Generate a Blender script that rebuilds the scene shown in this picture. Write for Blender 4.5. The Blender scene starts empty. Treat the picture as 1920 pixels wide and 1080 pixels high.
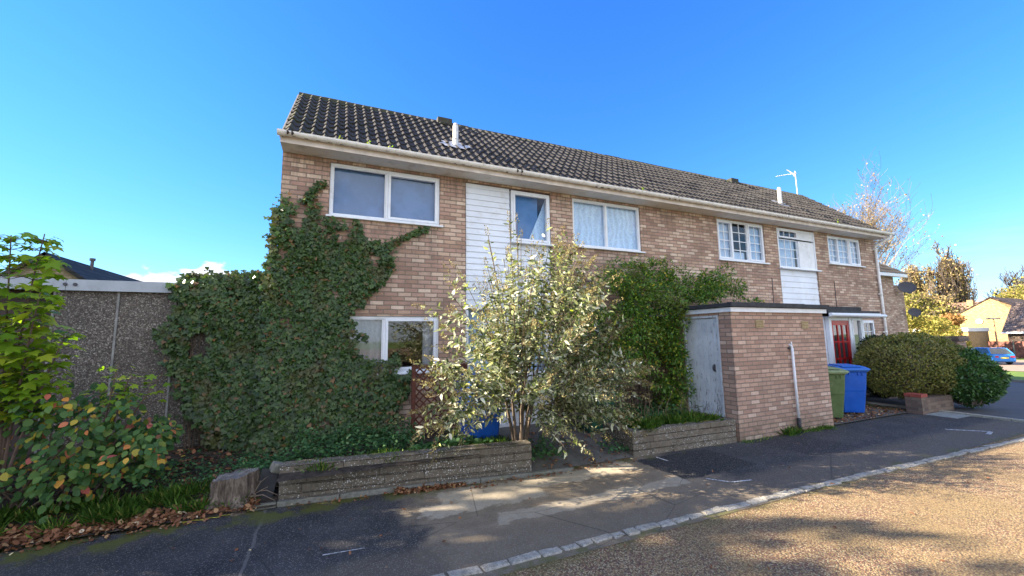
import bpy, math, random
import numpy as np
from mathutils import Matrix, Vector

sc = bpy.context.scene
COL = sc.collection
RAD = math.radians

# ------------------------------------------------------------------ camera
cam = bpy.data.cameras.new('camera'); cam.sensor_width = 36; cam.lens = 757 / 1920 * 36
cam.clip_end = 2000; cam.clip_start = 0.05
camo = bpy.data.objects.new('camera', cam); COL.objects.link(camo)
M = Matrix(((0.91468916, -0.03579765, -0.40256959, 0), (-0.40392475, -0.11481137, -0.90755889, 0),
            (-0.01373109, 0.9927421, -0.11947627, 1.85), (0, 0, 0, 1)))
camo.matrix_world = M
sc.camera = camo

# ------------------------------------------------------------------ light
SUN = Vector((-2.6, 1.0, 1.39)).normalized()
EL = math.asin(SUN.z); AZ = math.atan2(SUN.x, SUN.y)
world = bpy.data.worlds.new('World'); sc.world = world; world.use_nodes = True
wt = world.node_tree; wn = wt.nodes; wl = wt.links
bg = wn['Background']; bg.inputs[1].default_value = 0.15
sky = wn.new('ShaderNodeTexSky'); sky.sky_type = 'NISHITA'; sky.sun_disc = False
sky.sun_elevation = EL; sky.sun_rotation = AZ % (2 * math.pi); sky.air_density = 1.0; sky.dust_density = 0.0; sky.ozone_density = 3.0
hs = wn.new('ShaderNodeHueSaturation'); hs.inputs['Saturation'].default_value = 1.22; hs.inputs['Value'].default_value = 0.9
wl.new(sky.outputs[0], hs.inputs['Color'])
def vmath(op, a, b):
    n = wn.new('ShaderNodeVectorMath'); n.operation = op
    for i, v in enumerate((a, b)):
        if isinstance(v, tuple): n.inputs[i].default_value = v
        else: wl.new(v, n.inputs[i])
    return n.outputs[0]
tint = vmath('MULTIPLY', hs.outputs[0], (.32, .51, 1.03))      # clear, dry autumn air
skyc = vmath('DIVIDE', tint, vmath('ADD', (1, 1, 1), vmath('MULTIPLY', tint, (.16, .20, .22))))

def wmath(op, a, b=None, c=None):
    n = wn.new('ShaderNodeMath'); n.operation = op
    for i, v in enumerate((a, b, c)):
        if v is None: continue
        if isinstance(v, (int, float)): n.inputs[i].default_value = v
        else: wl.new(v, n.inputs[i])
    return n.outputs[0]
tc = wn.new('ShaderNodeTexCoord'); sep = wn.new('ShaderNodeSeparateXYZ'); wl.new(tc.outputs['Generated'], sep.inputs[0])
az = wmath('MULTIPLY', wmath('ARCTAN2', sep.outputs[0], sep.outputs[1]), 57.2958)
el = wmath('MULTIPLY', wmath('ARCSINE', sep.outputs[2]), 57.2958)
cn = wn.new('ShaderNodeTexNoise'); cn.inputs['Scale'].default_value = 26; cn.inputs['Detail'].default_value = 6
mp = wn.new('ShaderNodeMapping'); mp.inputs['Scale'].default_value = (1, 1, 1.6); wl.new(tc.outputs['Generated'], mp.inputs[0]); wl.new(mp.outputs[0], cn.inputs['Vector'])
def bump(az0, sa, el0, se, amp):
    a = wmath('POWER', wmath('DIVIDE', wmath('SUBTRACT', az, az0), sa), 2)
    e = wmath('POWER', wmath('DIVIDE', wmath('SUBTRACT', el, el0), se), 2)
    return wmath('MULTIPLY', wmath('EXPONENT', wmath('MULTIPLY', wmath('ADD', a, e), -1)), amp)
cl = wmath('ADD', wmath('ADD', bump(-17.4, 5.2, 4.6, 3.3, 1.0), bump(-12.6, 2.4, 6.6, 2.2, .85)), bump(-5, 9, 2.5, 2.4, .75))
cl = wmath('ADD', cl, wmath('MULTIPLY', wmath('SUBTRACT', cn.outputs[0], 0.5), 1.1))
mr = wn.new('ShaderNodeMapRange'); mr.interpolation_type = 'SMOOTHSTEP'
mr.inputs['From Min'].default_value = 0.42; mr.inputs['From Max'].default_value = 0.62; wl.new(cl, mr.inputs[0])
w2 = wn.new('ShaderNodeTexNoise'); w2.inputs['Scale'].default_value = 9; w2.inputs['Detail'].default_value = 5
m2 = wn.new('ShaderNodeMapping'); m2.inputs['Scale'].default_value = (1, 1, 7); wl.new(tc.outputs['Generated'], m2.inputs[0]); wl.new(m2.outputs[0], w2.inputs['Vector'])
wisp = wmath('MULTIPLY', wmath('SUBTRACT', w2.outputs[0], 0.42), bump(74, 9, 6.0, 3.2, 2.4))
mixw = wn.new('ShaderNodeMix'); mixw.data_type = 'RGBA'; mixw.clamp_factor = True
wl.new(wisp, mixw.inputs[0]); wl.new(skyc, mixw.inputs[6]); mixw.inputs[7].default_value = (1.0, 1.3, 1.9, 1)
mixc = wn.new('ShaderNodeMix'); mixc.data_type = 'RGBA'
wl.new(mr.outputs[0], mixc.inputs[0]); wl.new(mixw.outputs[2], mixc.inputs[6]); mixc.inputs[7].default_value = (1.9, 1.95, 2.1, 1)
# unseen broken cloud added behind the camera to brighten the shaded house front
cb = wn.new('ShaderNodeTexNoise'); cb.inputs['Scale'].default_value = 2.6; cb.inputs['Detail'].default_value = 7; cb.inputs['Roughness'].default_value = .6
wl.new(mp.outputs[0], cb.inputs['Vector'])
back = wn.new('ShaderNodeMapRange'); back.interpolation_type = 'SMOOTHSTEP'; wl.new(sep.outputs[1], back.inputs[0]); back.inputs['From Min'].default_value = -.05; back.inputs['From Max'].default_value = -.45
cov = wn.new('ShaderNodeMapRange'); wl.new(cb.outputs[0], cov.inputs[0]); cov.inputs['From Min'].default_value = .40; cov.inputs['From Max'].default_value = .56
mixb = wn.new('ShaderNodeMix'); mixb.data_type = 'RGBA'; wl.new(wmath('MULTIPLY', back.outputs[0], cov.outputs[0]), mixb.inputs[0])
wl.new(mixc.outputs[2], mixb.inputs[6]); mixb.inputs[7].default_value = (3.1, 3.15, 3.3, 1)
wl.new(mixb.outputs[2], bg.inputs[0])

sl = bpy.data.lights.new('sun', 'SUN'); sl.energy = 5.0; sl.angle = RAD(0.5); sl.color = (1, .87, .68)
slo = bpy.data.objects.new('sun', sl); COL.objects.link(slo)
slo.rotation_euler = (-SUN).to_track_quat('-Z', 'Y').to_euler()

sc.view_settings.view_transform = 'Standard'; sc.view_settings.look = 'None'
sc.view_settings.exposure = 2.25; sc.view_settings.gamma = 1

# ------------------------------------------------------------------ helpers
class NT:
    def __init__(s, name):
        s.m = bpy.data.materials.new(name); s.m.use_nodes = True
        s.t = s.m.node_tree; s.n = s.t.nodes; s.l = s.t.links
        s.b = s.n['Principled BSDF']; s.out = s.n['Material Output']
        s.b.inputs['Specular IOR Level'].default_value = 0.3
    def new(s, t, **k):
        n = s.n.new(t)
        for a, b in k.items(): setattr(n, a, b)
        return n
    def put(s, sock, v):
        if v is None: return
        if isinstance(v, bpy.types.NodeSocket): s.l.new(v, sock)
        elif isinstance(v, (tuple, list)) and len(v) == 3 and sock.type == 'RGBA': sock.default_value = (*v, 1)
        else: sock.default_value = v
    def math(s, op, a, b=None, c=None, clamp=False):
        n = s.new('ShaderNodeMath', operation=op); n.use_clamp = clamp
        for i, v in enumerate((a, b, c)): s.put(n.inputs[i], v)
        return n.outputs[0]
    def mix(s, f, a, b, mode='MIX'):
        n = s.new('ShaderNodeMix', data_type='RGBA', blend_type=mode); n.clamp_factor = True
        s.put(n.inputs[0], f); s.put(n.inputs[6], a); s.put(n.inputs[7], b); return n.outputs[2]
    def coord(s, scale=None, kind='Object'):
        o = s.new('ShaderNodeTexCoord').outputs[kind]
        if scale is None: return o
        m = s.new('ShaderNodeMapping'); m.inputs['Scale'].default_value = scale; s.l.new(o, m.inputs[0]); return m.outputs[0]
    def noise(s, scale, detail=4, rough=.55, vec=None, dist=0):
        n = s.new('ShaderNodeTexNoise'); n.inputs['Scale'].default_value = scale; n.inputs['Detail'].default_value = detail
        n.inputs['Roughness'].default_value = rough; n.inputs['Distortion'].default_value = dist
        s.l.new(vec if vec else s.coord(), n.inputs['Vector']); return n.outputs[0]
    def vor(s, scale, vec=None, out='Color', feat='F1'):
        n = s.new('ShaderNodeTexVoronoi', feature=feat); n.inputs['Scale'].default_value = scale
        s.l.new(vec if vec else s.coord(), n.inputs['Vector']); return n.outputs[out]
    def ramp(s, f, stops, interp='LINEAR'):
        r = s.new('ShaderNodeValToRGB'); r.color_ramp.interpolation = interp; e = r.color_ramp.elements
        while len(e) < len(stops): e.new(0.5)
        for i, (p, c) in enumerate(stops):
            e[i].position = p; e[i].color = (*c, 1) if len(c) == 3 else c
        s.put(r.inputs[0], f); return r.outputs[0]
    def rng(s, f, a, b, c=0., d=1.):
        n = s.new('ShaderNodeMapRange'); s.put(n.inputs[0], f)
        for i, v in zip((1, 2, 3, 4), (a, b, c, d)): n.inputs[i].default_value = v
        return n.outputs[0]
    def bump(s, h, strength=.5, dist=.01, normal=None):
        n = s.new('ShaderNodeBump'); n.inputs['Strength'].default_value = strength; n.inputs['Distance'].default_value = dist
        s.put(n.inputs['Height'], h)
        if normal: s.l.new(normal, n.inputs['Normal'])
        s.l.new(n.outputs[0], s.b.inputs['Normal']); return n.outputs[0]
    def fin(s, color=None, rough=None, metal=None):
        s.put(s.b.inputs['Base Color'], color); s.put(s.b.inputs['Roughness'], rough); s.put(s.b.inputs['Metallic'], metal)
        return s.m
    def xyz(s, vec=None):
        n = s.new('ShaderNodeSeparateXYZ'); s.l.new(vec if vec else s.coord(), n.inputs[0]); return n.outputs

def gray(v): return (v, v, v)

def plain(name, col, rough=.6, var=.15, scale=6., bumps=0., bscale=60., metal=None, dirt=None):
    t = NT(name); n = t.noise(scale, 5)
    c2 = tuple(v * (1 - var * 1.6) for v in col); c1 = tuple(min(1, v * (1 + var)) for v in col)
    c = t.ramp(n, [(.3, c2), (.7, c1)])
    if dirt:
        c = t.mix(t.rng(t.noise(scale * 2.3, 6, .7), .52, .72, 0, dirt[1]), c, dirt[0])
    if bumps: t.bump(t.noise(bscale, 4), bumps, .005)
    return t.fin(c, rough, metal)

def brick_mat(name, cols, mortar, w=.225, h=.075, ms=.006, dirt=(.12, .10, .08), dirtamt=.35, low=None, wear=.22, sills=()):
    t = NT(name); X, Y, Z = t.xyz()
    u = t.math('ADD', X, Y)
    cv = t.new('ShaderNodeCombineXYZ'); t.l.new(u, cv.inputs[0]); t.l.new(Z, cv.inputs[1])
    wob = t.noise(7, 2, vec=cv.outputs[0])
    cv2 = t.new('ShaderNodeCombineXYZ'); t.l.new(t.math('ADD', u, t.math('MULTIPLY', t.math('SUBTRACT', wob, .5), .016)), cv2.inputs[0])
    t.l.new(t.math('ADD', Z, t.math('MULTIPLY', t.math('SUBTRACT', t.noise(5, 2, vec=cv.outputs[0]), .5), .010)), cv2.inputs[1])
    b = t.new('ShaderNodeTexBrick'); b.offset = .5; b.squash = 1
    t.l.new(cv2.outputs[0], b.inputs['Vector']); b.inputs['Scale'].default_value = 1
    b.inputs['Color1'].default_value = (0, 0, 0, 1); b.inputs['Color2'].default_value = (1, 1, 1, 1); b.inputs['Mortar'].default_value = (.5, .5, .5, 1)
    b.inputs['Mortar Size'].default_value = ms; b.inputs['Mortar Smooth'].default_value = .25; b.inputs['Bias'].default_value = 0
    b.inputs['Brick Width'].default_value = w; b.inputs['Row Height'].default_value = h
    n = len(cols)
    c = t.ramp(b.outputs['Color'], [(i / n, k) for i, k in enumerate(cols)], 'CONSTANT')
    n1 = t.noise(55, 5, .7, vec=cv.outputs[0])
    c = t.mix(1, c, t.ramp(n1, [(.25, gray(1 - wear * 1.6)), (.75, gray(1 + wear * .4))]), 'MULTIPLY')
    c = t.mix(t.rng(t.noise(14, 5, .7, vec=cv.outputs[0]), .5, .8, 0, .5), c, tuple(v * .72 for v in cols[1]))
    c = t.mix(b.outputs['Fac'], c, mortar)
    c = t.mix(t.rng(t.noise(1.4, 6, .65, vec=cv.outputs[0]), .45, .75, 0, dirtamt), c, dirt)
    c = t.mix(t.rng(t.noise(2.2, 5, .7, vec=t.coord((2.2, 2.2, .3))), .52, .78, 0, .38), c, tuple(v * 1.2 for v in dirt))
    for (sa, sb, sz) in sills:   # rain-washed soot below the sills, and darker streaks under the eaves
        n_ = t.noise(1, 4, .7, vec=t.coord((16, 16, 1.2)))
        k = t.math('MULTIPLY', t.math('MULTIPLY', t.rng(X, sa - .15, sa + .05), t.rng(X, sb - .05, sb + .15, 1, 0)), t.math("MULTIPLY", t.rng(Z, sz - .75, sz), t.rng(Z, sz, sz + .01, 1, 0)))
        c = t.mix(t.math('MULTIPLY', k, t.rng(n_, .42, .66, 0, .62)), c, tuple(v * .9 for v in dirt))
    if low:   # green damp at the foot of the wall
        f = t.math('MULTIPLY', t.rng(Z, low[0], low[1], 1, 0), t.rng(t.noise(5, 5, .7), .35, .65))
        c = t.mix(t.math('MULTIPLY', f, .7), c, (.05, .06, .025))
    hgt = t.math('ADD', t.math('MULTIPLY', b.outputs['Fac'], -1), t.math('MULTIPLY', n1, .35))
    t.bump(hgt, 1.0, .012)
    return t.fin(c, .88)

def leaf_mat(name, stops, trans=.35, rough=.5, spec=.3, big=None):
    """per-leaf colour from the random-per-island value"""
    t = NT(name)
    r = t.new('ShaderNodeNewGeometry').outputs['Random Per Island']
    c = t.ramp(r, stops)
    if big:  # patches of other coloured growth
        c = t.mix(t.rng(t.noise(big[0], 3), big[1], big[1] + .12, 0, big[2]), c, big[3])
    t.fin(c, rough); t.b.inputs['Specular IOR Level'].default_value = spec
    tr = t.new('ShaderNodeBsdfTranslucent'); t.l.new(t.mix(1, c, (1.0, 1.15, .5), 'MULTIPLY'), tr.inputs[0])
    mx = t.new('ShaderNodeMixShader'); mx.inputs[0].default_value = trans
    t.l.new(t.b.outputs[0], mx.inputs[1]); t.l.new(tr.outputs[0], mx.inputs[2]); t.l.new(mx.outputs[0], t.out.inputs[0])
    return t.m

def glass_mat(name, tint=(1, 1, 1), amp=1.0, rough=.02, ior=1.75):
    t = NT(name); t.n.remove(t.b)
    f = t.new('ShaderNodeFresnel'); f.inputs[0].default_value = ior
    tr = t.new('ShaderNodeBsdfTransparent'); tr.inputs[0].default_value = (*tint, 1)
    gl = t.new('ShaderNodeBsdfGlossy'); gl.inputs['Roughness'].default_value = rough
    bm = t.new('ShaderNodeBump'); bm.inputs['Strength'].default_value = .06; bm.inputs['Distance'].default_value = .02
    t.l.new(t.noise(1.8, 2), bm.inputs['Height']); t.l.new(bm.outputs[0], gl.inputs['Normal'])
    mx = t.new('ShaderNodeMixShader'); bf = t.new('ShaderNodeNewGeometry').outputs['Backfacing']; t.l.new(t.math('MULTIPLY', t.math('MULTIPLY', f.outputs[0], amp, clamp=True), t.math('SUBTRACT', 1, bf)), mx.inputs[0])
    t.l.new(tr.outputs[0], mx.inputs[1]); t.l.new(gl.outputs[0], mx.inputs[2]); t.l.new(mx.outputs[0], t.out.inputs[0])
    return t.m

def tag(o, label=None, cat=None, group=None, kind=None):
    if label: o['label'] = label
    if cat: o['category'] = cat
    if group: o['group'] = group
    if kind: o['kind'] = kind
    return o

def empty(name, loc, label, cat, group=None, rz=0.):
    o = bpy.data.objects.new(name, None); COL.objects.link(o); o.location = loc; o.rotation_euler = (0, 0, rz)
    o.empty_display_size = .2
    return tag(o, label, cat, group)

def link(name, me, mat, parent=None, smooth=False):
    o = bpy.data.objects.new(name, me); COL.objects.link(o)
    for m in (mat if isinstance(mat, (list, tuple)) else [mat]): me.materials.append(m)
    if smooth: me.polygons.foreach_set('use_smooth', [True] * len(me.polygons))
    if parent:
        o.parent = parent
        if parent.type == 'EMPTY' and parent.get('_world'):   # geometry given in world coordinates
            o.matrix_parent_inverse = Matrix.Translation(-parent.location)
    return o

class MB:
    def __init__(s): s.v = []; s.f = []; s.mi = []; s.k = 0
    def face(s, vs): 
        i = len(s.v); s.v += [tuple(p) for p in vs]; s.f.append(tuple(range(i, i + len(vs)))); s.mi.append(s.k)
    def box(s, x0, x1, y0, y1, z0, z1):
        i = len(s.v)
        s.v += [(x0, y0, z0), (x1, y0, z0), (x1, y1, z0), (x0, y1, z0), (x0, y0, z1), (x1, y0, z1), (x1, y1, z1), (x0, y1, z1)]
        for q in ((0, 3, 2, 1), (4, 5, 6, 7), (0, 1, 5, 4), (1, 2, 6, 5), (2, 3, 7, 6), (3, 0, 4, 7)):
            s.f.append(tuple(i + a for a in q)); s.mi.append(s.k)
        return s
    def prism(s, poly, z0, z1, axis='z'):
        """poly (2D) extruded between z0 and z1 along an axis"""
        n = len(poly); i = len(s.v)
        def P(a, b, c): return {'z': (a, b, c), 'y': (a, c, b), 'x': (c, a, b)}[axis]
        s.v += [P(a, b, z0) for a, b in poly] + [P(a, b, z1) for a, b in poly]
        s.f.append(tuple(range(i + n - 1, i - 1, -1))); s.f.append(tuple(range(i + n, i + 2 * n))); s.mi += [s.k, s.k]
        for a in range(n):
            b = (a + 1) % n; s.f.append((i + a, i + b, i + n + b, i + n + a)); s.mi.append(s.k)
        return s
    def tube(s, pts, rad, n=8, cap=True):
        pts = [Vector(p) for p in pts]
        if not isinstance(rad, (list, tuple, np.ndarray)): rad = [rad] * len(pts)
        i0 = len(s.v); up = None
        for k, p in enumerate(pts):
            d = (pts[min(k + 1, len(pts) - 1)] - pts[max(k - 1, 0)])
            if d.length < 1e-9: d = Vector((0, 0, 1))
            d.normalize()
            if up is None: up = d.orthogonal().normalized()
            else:
                up = up - d * up.dot(d)
                up = up.normalized() if up.length > 1e-6 else d.orthogonal().normalized()
            b = d.cross(up)
            for a in range(n):
                t = 2 * math.pi * a / n; s.v.append(tuple(p + (up * math.cos(t) + b * math.sin(t)) * rad[k]))
        for k in range(len(pts) - 1):
            for a in range(n):
                b = (a + 1) % n; s.f.append((i0 + k * n + a, i0 + k * n + b, i0 + (k + 1) * n + b, i0 + (k + 1) * n + a)); s.mi.append(s.k)
        if cap:
            s.f.append(tuple(i0 + a for a in range(n - 1, -1, -1))); e = i0 + (len(pts) - 1) * n
            s.f.append(tuple(e + a for a in range(n))); s.mi += [s.k, s.k]
        return s
    def xf(s, m, start=0):
        for i in range(start, len(s.v)): s.v[i] = tuple(m @ Vector(s.v[i]))
        return s
    def build(s, name, mat, parent=None, smooth=False, bevel=0):
        me = bpy.data.meshes.new(name); me.from_pydata(s.v, [], s.f)
        if any(s.mi): me.polygons.foreach_set('material_index', s.mi)
        o = link(name, me, mat, parent, smooth)
        if bevel:
            md = o.modifiers.new('bevel', 'BEVEL'); md.width = bevel; md.segments = 2; md.limit_method = 'ANGLE'
        return o

def np_mesh(name, V, k):
    """V: (n*k,3) verts, one k-gon per k verts"""
    n = len(V) // k; me = bpy.data.meshes.new(name)
    me.vertices.add(len(V)); me.vertices.foreach_set('co', V.astype(np.float32).ravel())
    me.loops.add(n * k); me.loops.foreach_set('vertex_index', np.arange(n * k, dtype=np.int32))
    me.polygons.add(n); me.polygons.foreach_set('loop_start', np.arange(0, n * k, k, dtype=np.int32))
    me.polygons.foreach_set('loop_total', np.full(n, k, dtype=np.int32))
    me.update(calc_edges=True); return me

LANCE = np.array([(0, 0, 0), (.3, .5, .05), (.65, .38, .03), (1, 0, -.06), (.65, -.38, .03), (.3, -.5, .05)])
OVAL = np.array([(0, 0, 0), (.18, .42, .06), (.5, .55, .08), (.8, .32, .03), (1, 0, -.05), (.8, -.32, .03), (.5, -.55, .08), (.18, -.42, .06)])
IVY = np.array([(0, 0, 0), (-.05, .42, .05), (.32, .55, .02), (.5, .28, .05), (1, 0, -.06), (.5, -.28, .05), (.32, -.55, .02), (-.05, -.42, .05)])
MAPLE = np.array([(0, 0, 0), (-.02, .3, .03), (.18, .55, -.02), (.30, .30, .04), (.62, .52, -.04), (.62, .2, .05), (1, 0, -.1), (.62, -.2, .05), (.62, -.52, -.04), (.30, -.30, .04), (.18, -.55, -.02), (-.02, -.3, .03)])
DIAM = np.array([(0, 0, 0), (.45, .5, .04), (1, 0, 0), (.45, -.5, .04)])
BLADE = np.array([(0, .5, 0), (0, -.5, 0), (.6, -.3, .1), (1, 0, .35), (.6, .3, .1)])

def norm(a): return a / (np.linalg.norm(a, axis=-1, keepdims=True) + 1e-9)

def leaves(name, P, T, N, L, W, shape, mat, parent=None):
    P, T, N = np.asarray(P, float), norm(np.asarray(T, float)), np.asarray(N, float)
    B = norm(np.cross(N, T)); N = np.cross(T, B)
    L = np.broadcast_to(L, (len(P),))[:, None, None]; W = np.broadcast_to(W, (len(P),))[:, None, None]
    u, v, w = shape[:, 0][None, :, None], shape[:, 1][None, :, None], shape[:, 2][None, :, None]
    V = P[:, None] + L * u * T[:, None] + W * v * B[:, None] + L * w * N[:, None]
    return link(name, np_mesh(name, V.reshape(-1, 3), len(shape)), mat, parent)

def in_poly(x, z, poly):
    r = np.zeros(len(x), bool); n = len(poly)
    for i in range(n):
        (x1, z1), (x2, z2) = poly[i], poly[(i + 1) % n]
        c = ((z1 > z) != (z2 > z)) & (x < (x2 - x1) * (z - z1) / (z2 - z1 + 1e-12) + x1); r ^= c
    return r

def wempty(name, loc, label, cat, group=None):
    o = empty(name, loc, label, cat, group); o['_world'] = 1; return o

# ------------------------------------------------------------------ materials
FAC = [(0.557, 0.373, 0.272), (0.618, 0.44, 0.326), (0.446, 0.279, 0.207), (0.717, 0.534, 0.408), (0.519, 0.333, 0.257), (0.469, 0.296, 0.229), (0.655, 0.472, 0.359), (0.557, 0.362, 0.284), (0.432, 0.272, 0.196), (0.791, 0.612, 0.479), (0.494, 0.306, 0.24), (0.581, 0.407, 0.315), (0.37, 0.228, 0.175), (0.692, 0.502, 0.392)]
SHD = [(0.508, 0.331, 0.251), (0.463, 0.295, 0.222), (0.573, 0.393, 0.303), (0.397, 0.248, 0.186), (0.485, 0.315, 0.243), (0.64, 0.47, 0.373), (0.441, 0.29, 0.222), (0.54, 0.357, 0.277), (0.374, 0.238, 0.182), (0.518, 0.341, 0.256)]
m_brick = brick_mat('facade_brick', FAC, (.25, .195, .15), ms=.0085, dirtamt=.45, sills=((-.13, 1.7, 3.82), (4.52, 6.33, 3.68), (8.8, 10.6, 3.68), (13.46, 15.2, 3.86), (-.8, 16, 4.80)))
m_shed = brick_mat('shed_brick', SHD, (.23, .18, .145), ms=.0085, dirtamt=.2, low=(.03, .42))
m_tanbrick = brick_mat('tan_brick', [(.48, .31, .14), (.42, .26, .12), (.52, .35, .17), (.38, .23, .11)], (.45, .36, .24), dirtamt=.1)
m_dkbrick = brick_mat('dark_brick', [(.16, .11, .085), (.20, .13, .10), (.13, .09, .075), (.22, .16, .12)], (.14, .12, .10), dirtamt=.3)
m_upvc = plain('white_upvc', (.74, .78, .84), .35, .04, 3, dirt=((.45, .42, .36), .35))
m_clad = plain('white_cladding', (.71, .76, .84), .45, .05, 2.2, bumps=.1, bscale=25, dirt=((.50, .47, .40), .45))
m_beige = plain('peeling_fascia', (.64, .58, .53), .75, .14, 5, dirt=((.62, .58, .52), .8))
m_soffit = plain('soffit_board', (.68, .67, .65), .8, .08, 2, dirt=((.30, .26, .22), .55))
m_white = plain('white_paint', (.72, .75, .79), .5, .06, 4, dirt=((.4, .38, .33), .4))
m_gutter = plain('gutter_plastic', (.80, .79, .76), .4, .07, 4, dirt=((.28, .25, .19), .6))
m_black = plain('roof_felt', (.045, .047, .052), .85, .25, 9, bumps=.3, bscale=90)
m_blackpl = plain('black_plastic', (.03, .03, .032), .5, .1, 9)
m_metal = plain('galvanised_metal', (.62, .60, .57), .45, .12, 9, metal=.3)
m_dkmetal = plain('dark_metal', (.07, .07, .08), .5, .1, 9)
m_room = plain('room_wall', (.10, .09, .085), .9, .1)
m_glass = glass_mat('window_glass', amp=.75)
m_glassL = glass_mat('ground_floor_glass', amp=1.2, ior=1.9)
m_lead = plain('lead_flashing', (.42, .43, .46), .5, .2, 14)
m_soil = plain('soil', (.055, .042, .03), .95, .5, 14, bumps=.9, bscale=50)

def tile_mat():
    t = NT('concrete_roof_tile'); X, Y, Z = t.xyz()
    n = t.noise(22, 6, .7)
    c = t.ramp(n, [(.3, (.023, .022, .022)), (.7, (.056, .051, .048))])
    cv = t.new('ShaderNodeCombineXYZ')
    t.l.new(t.math('FLOOR', t.math('DIVIDE', X, .33)), cv.inputs[0]); t.l.new(t.math('FLOOR', t.math('DIVIDE', Z, .165)), cv.inputs[1])
    wnz = t.new('ShaderNodeTexWhiteNoise'); t.l.new(cv.outputs[0], wnz.inputs[0])
    c = t.mix(1, c, t.ramp(wnz.outputs[0], [(0, gray(.75)), (1, gray(1.35))]), 'MULTIPLY')
    lich = t.math('GREATER_THAN', t.noise(34, 3, .6), .68)
    c = t.mix(t.math('MULTIPLY', lich, .5), c, (.26, .25, .21))
    mossm = t.math('ADD', t.rng(X, -.8, 1.2, .16, 0), t.rng(Z, 6.6, 6.85, 0, .2))
    mossm = t.rng(t.math('ADD', t.noise(6, 6, .7), mossm), .62, .78)
    c = t.mix(t.math('MULTIPLY', mossm, .8), c, (.055, .058, .022))
    t.bump(t.noise(90, 4), .3, .003); 
    return t.fin(c, .8)
m_tile = tile_mat()

def curtain_mat(name, col, fold=60., lace=0.):
    t = NT(name); X, Y, Z = t.xyz()
    f = t.math('SINE', t.math('ADD', t.math('MULTIPLY', X, fold), t.math('MULTIPLY', t.noise(2.5, 3), 14)))
    c = t.mix(t.rng(f, -1, 1, 0, .4), col, tuple(v * .5 for v in col))  # fold shading put into the colour: darker stripes follow the pleats
    if lace: c = t.mix(t.math('MULTIPLY', t.math('GREATER_THAN', t.noise(14, 3, .7, dist=2.5), .54), lace), c, tuple(min(1, v * 1.7) for v in col))
    t.bump(f, .25, .004)
    return t.fin(c, .85)
m_blind = curtain_mat('blue_grey_blind', (.09, .20, .42), 3)  # blue of reflected sky put into the blind, lace and net colours
m_lace = curtain_mat('lace_curtain', (.42, .60, .85), 45, .3)
m_net = curtain_mat('net_curtain', (.40, .56, .78), 90, .25)
m_dull = curtain_mat('grey_curtain', (.26, .28, .31), 60, .2)

# ------------------------------------------------------------------ terrain, road, pavement
def gz(x): return -0.03 * min(max(x - 13, 0), 37)
def sheet(name, xs, ys, zf, mat, label=None):
    v = [(x, y, zf(x, y)) for y in ys for x in xs]; n = len(xs)
    f = [(j * n + i, j * n + i + 1, (j + 1) * n + i + 1, (j + 1) * n + i) for j in range(len(ys) - 1) for i in range(n - 1)]
    me = bpy.data.meshes.new(name); me.from_pydata(v, [], f)
    o = link(name, me, mat, smooth=True); return tag(o, kind='structure')

def lawn_mat():
    t = NT('lawn'); n = t.noise(3, 6, .7)
    c = t.ramp(n, [(.3, (.075, .13, .02)), (.7, (.16, .24, .04))]); t.bump(t.noise(40, 4), .6, .03); return t.fin(c, .9)
m_lawn = lawn_mat()
XS = [-400, -100, -40, -20, -10, 0, 13, 20, 30, 40, 50, 70, 100, 200, 500]
sheet('ground', XS, [-300, -60, -20, -5, 3, 8, 20, 60, 150, 500], lambda x, y: gz(x) - .03, m_lawn)

def chip_mat():
    t = NT('red_chip_road')
    X, Y, Z = t.xyz(); col = t.vor(80, out='Color'); s = t.new('ShaderNodeSeparateColor'); t.l.new(col, s.inputs[0])
    c = t.ramp(s.outputs[0], [(0, (.24, .12, .07)), (.22, (.36, .23, .13)), (.42, (.44, .32, .17)), (.6, (.22, .12, .075)), (.75, (.52, .42, .25)), (.9, (.36, .29, .12))], 'CONSTANT')
    big = t.noise(1.1, 5, .6)
    gm = t.math('MULTIPLY', t.rng(t.math('ADD', X, t.math('MULTIPLY', big, 3)), 2.6, 5.2, .25, 1), t.rng(Y, 2.4, 3.3, 1, .25))
    c = t.mix(t.math('MULTIPLY', t.rng(big, .38, .58, 0, .72), gm), c, t.mix(t.noise(30, 3), (.24, .18, .06), (.44, .31, .15)))
    c = t.mix(t.rng(t.noise(.9, 4, vec=t.coord((1, 1, 1), 'Generated')), .5, .7, 0, .2), c, (.2, .08, .07))
    d = t.vor(80, out='Distance')
    c = t.mix(t.rng(d, .35, .75, 0, .75), c, (.05, .035, .03))
    c = t.mix(t.math('MULTIPLY', t.math('GREATER_THAN', t.noise(9, 5, .8), .68), .5), c, (.16, .15, .03))
    ms = t.math('MULTIPLY', t.rng(Y, 2.95, 3.25), t.rng(t.noise(4, 6, .7), .42, .56)); c = t.mix(t.math('MULTIPLY', ms, .75), c, t.mix(t.noise(50, 3), (.05, .05, .012), (.16, .16, .03)))
    t.bump(t.math('MULTIPLY', d, -1), 1.0, .012)
    return t.fin(c, .85)
m_chip = chip_mat()
sheet('road', [-60, -20, 0, 4, 8, 13.6], [-60, -14, -6, 0, 2, 3.33], lambda x, y: .0, m_chip)

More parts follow.
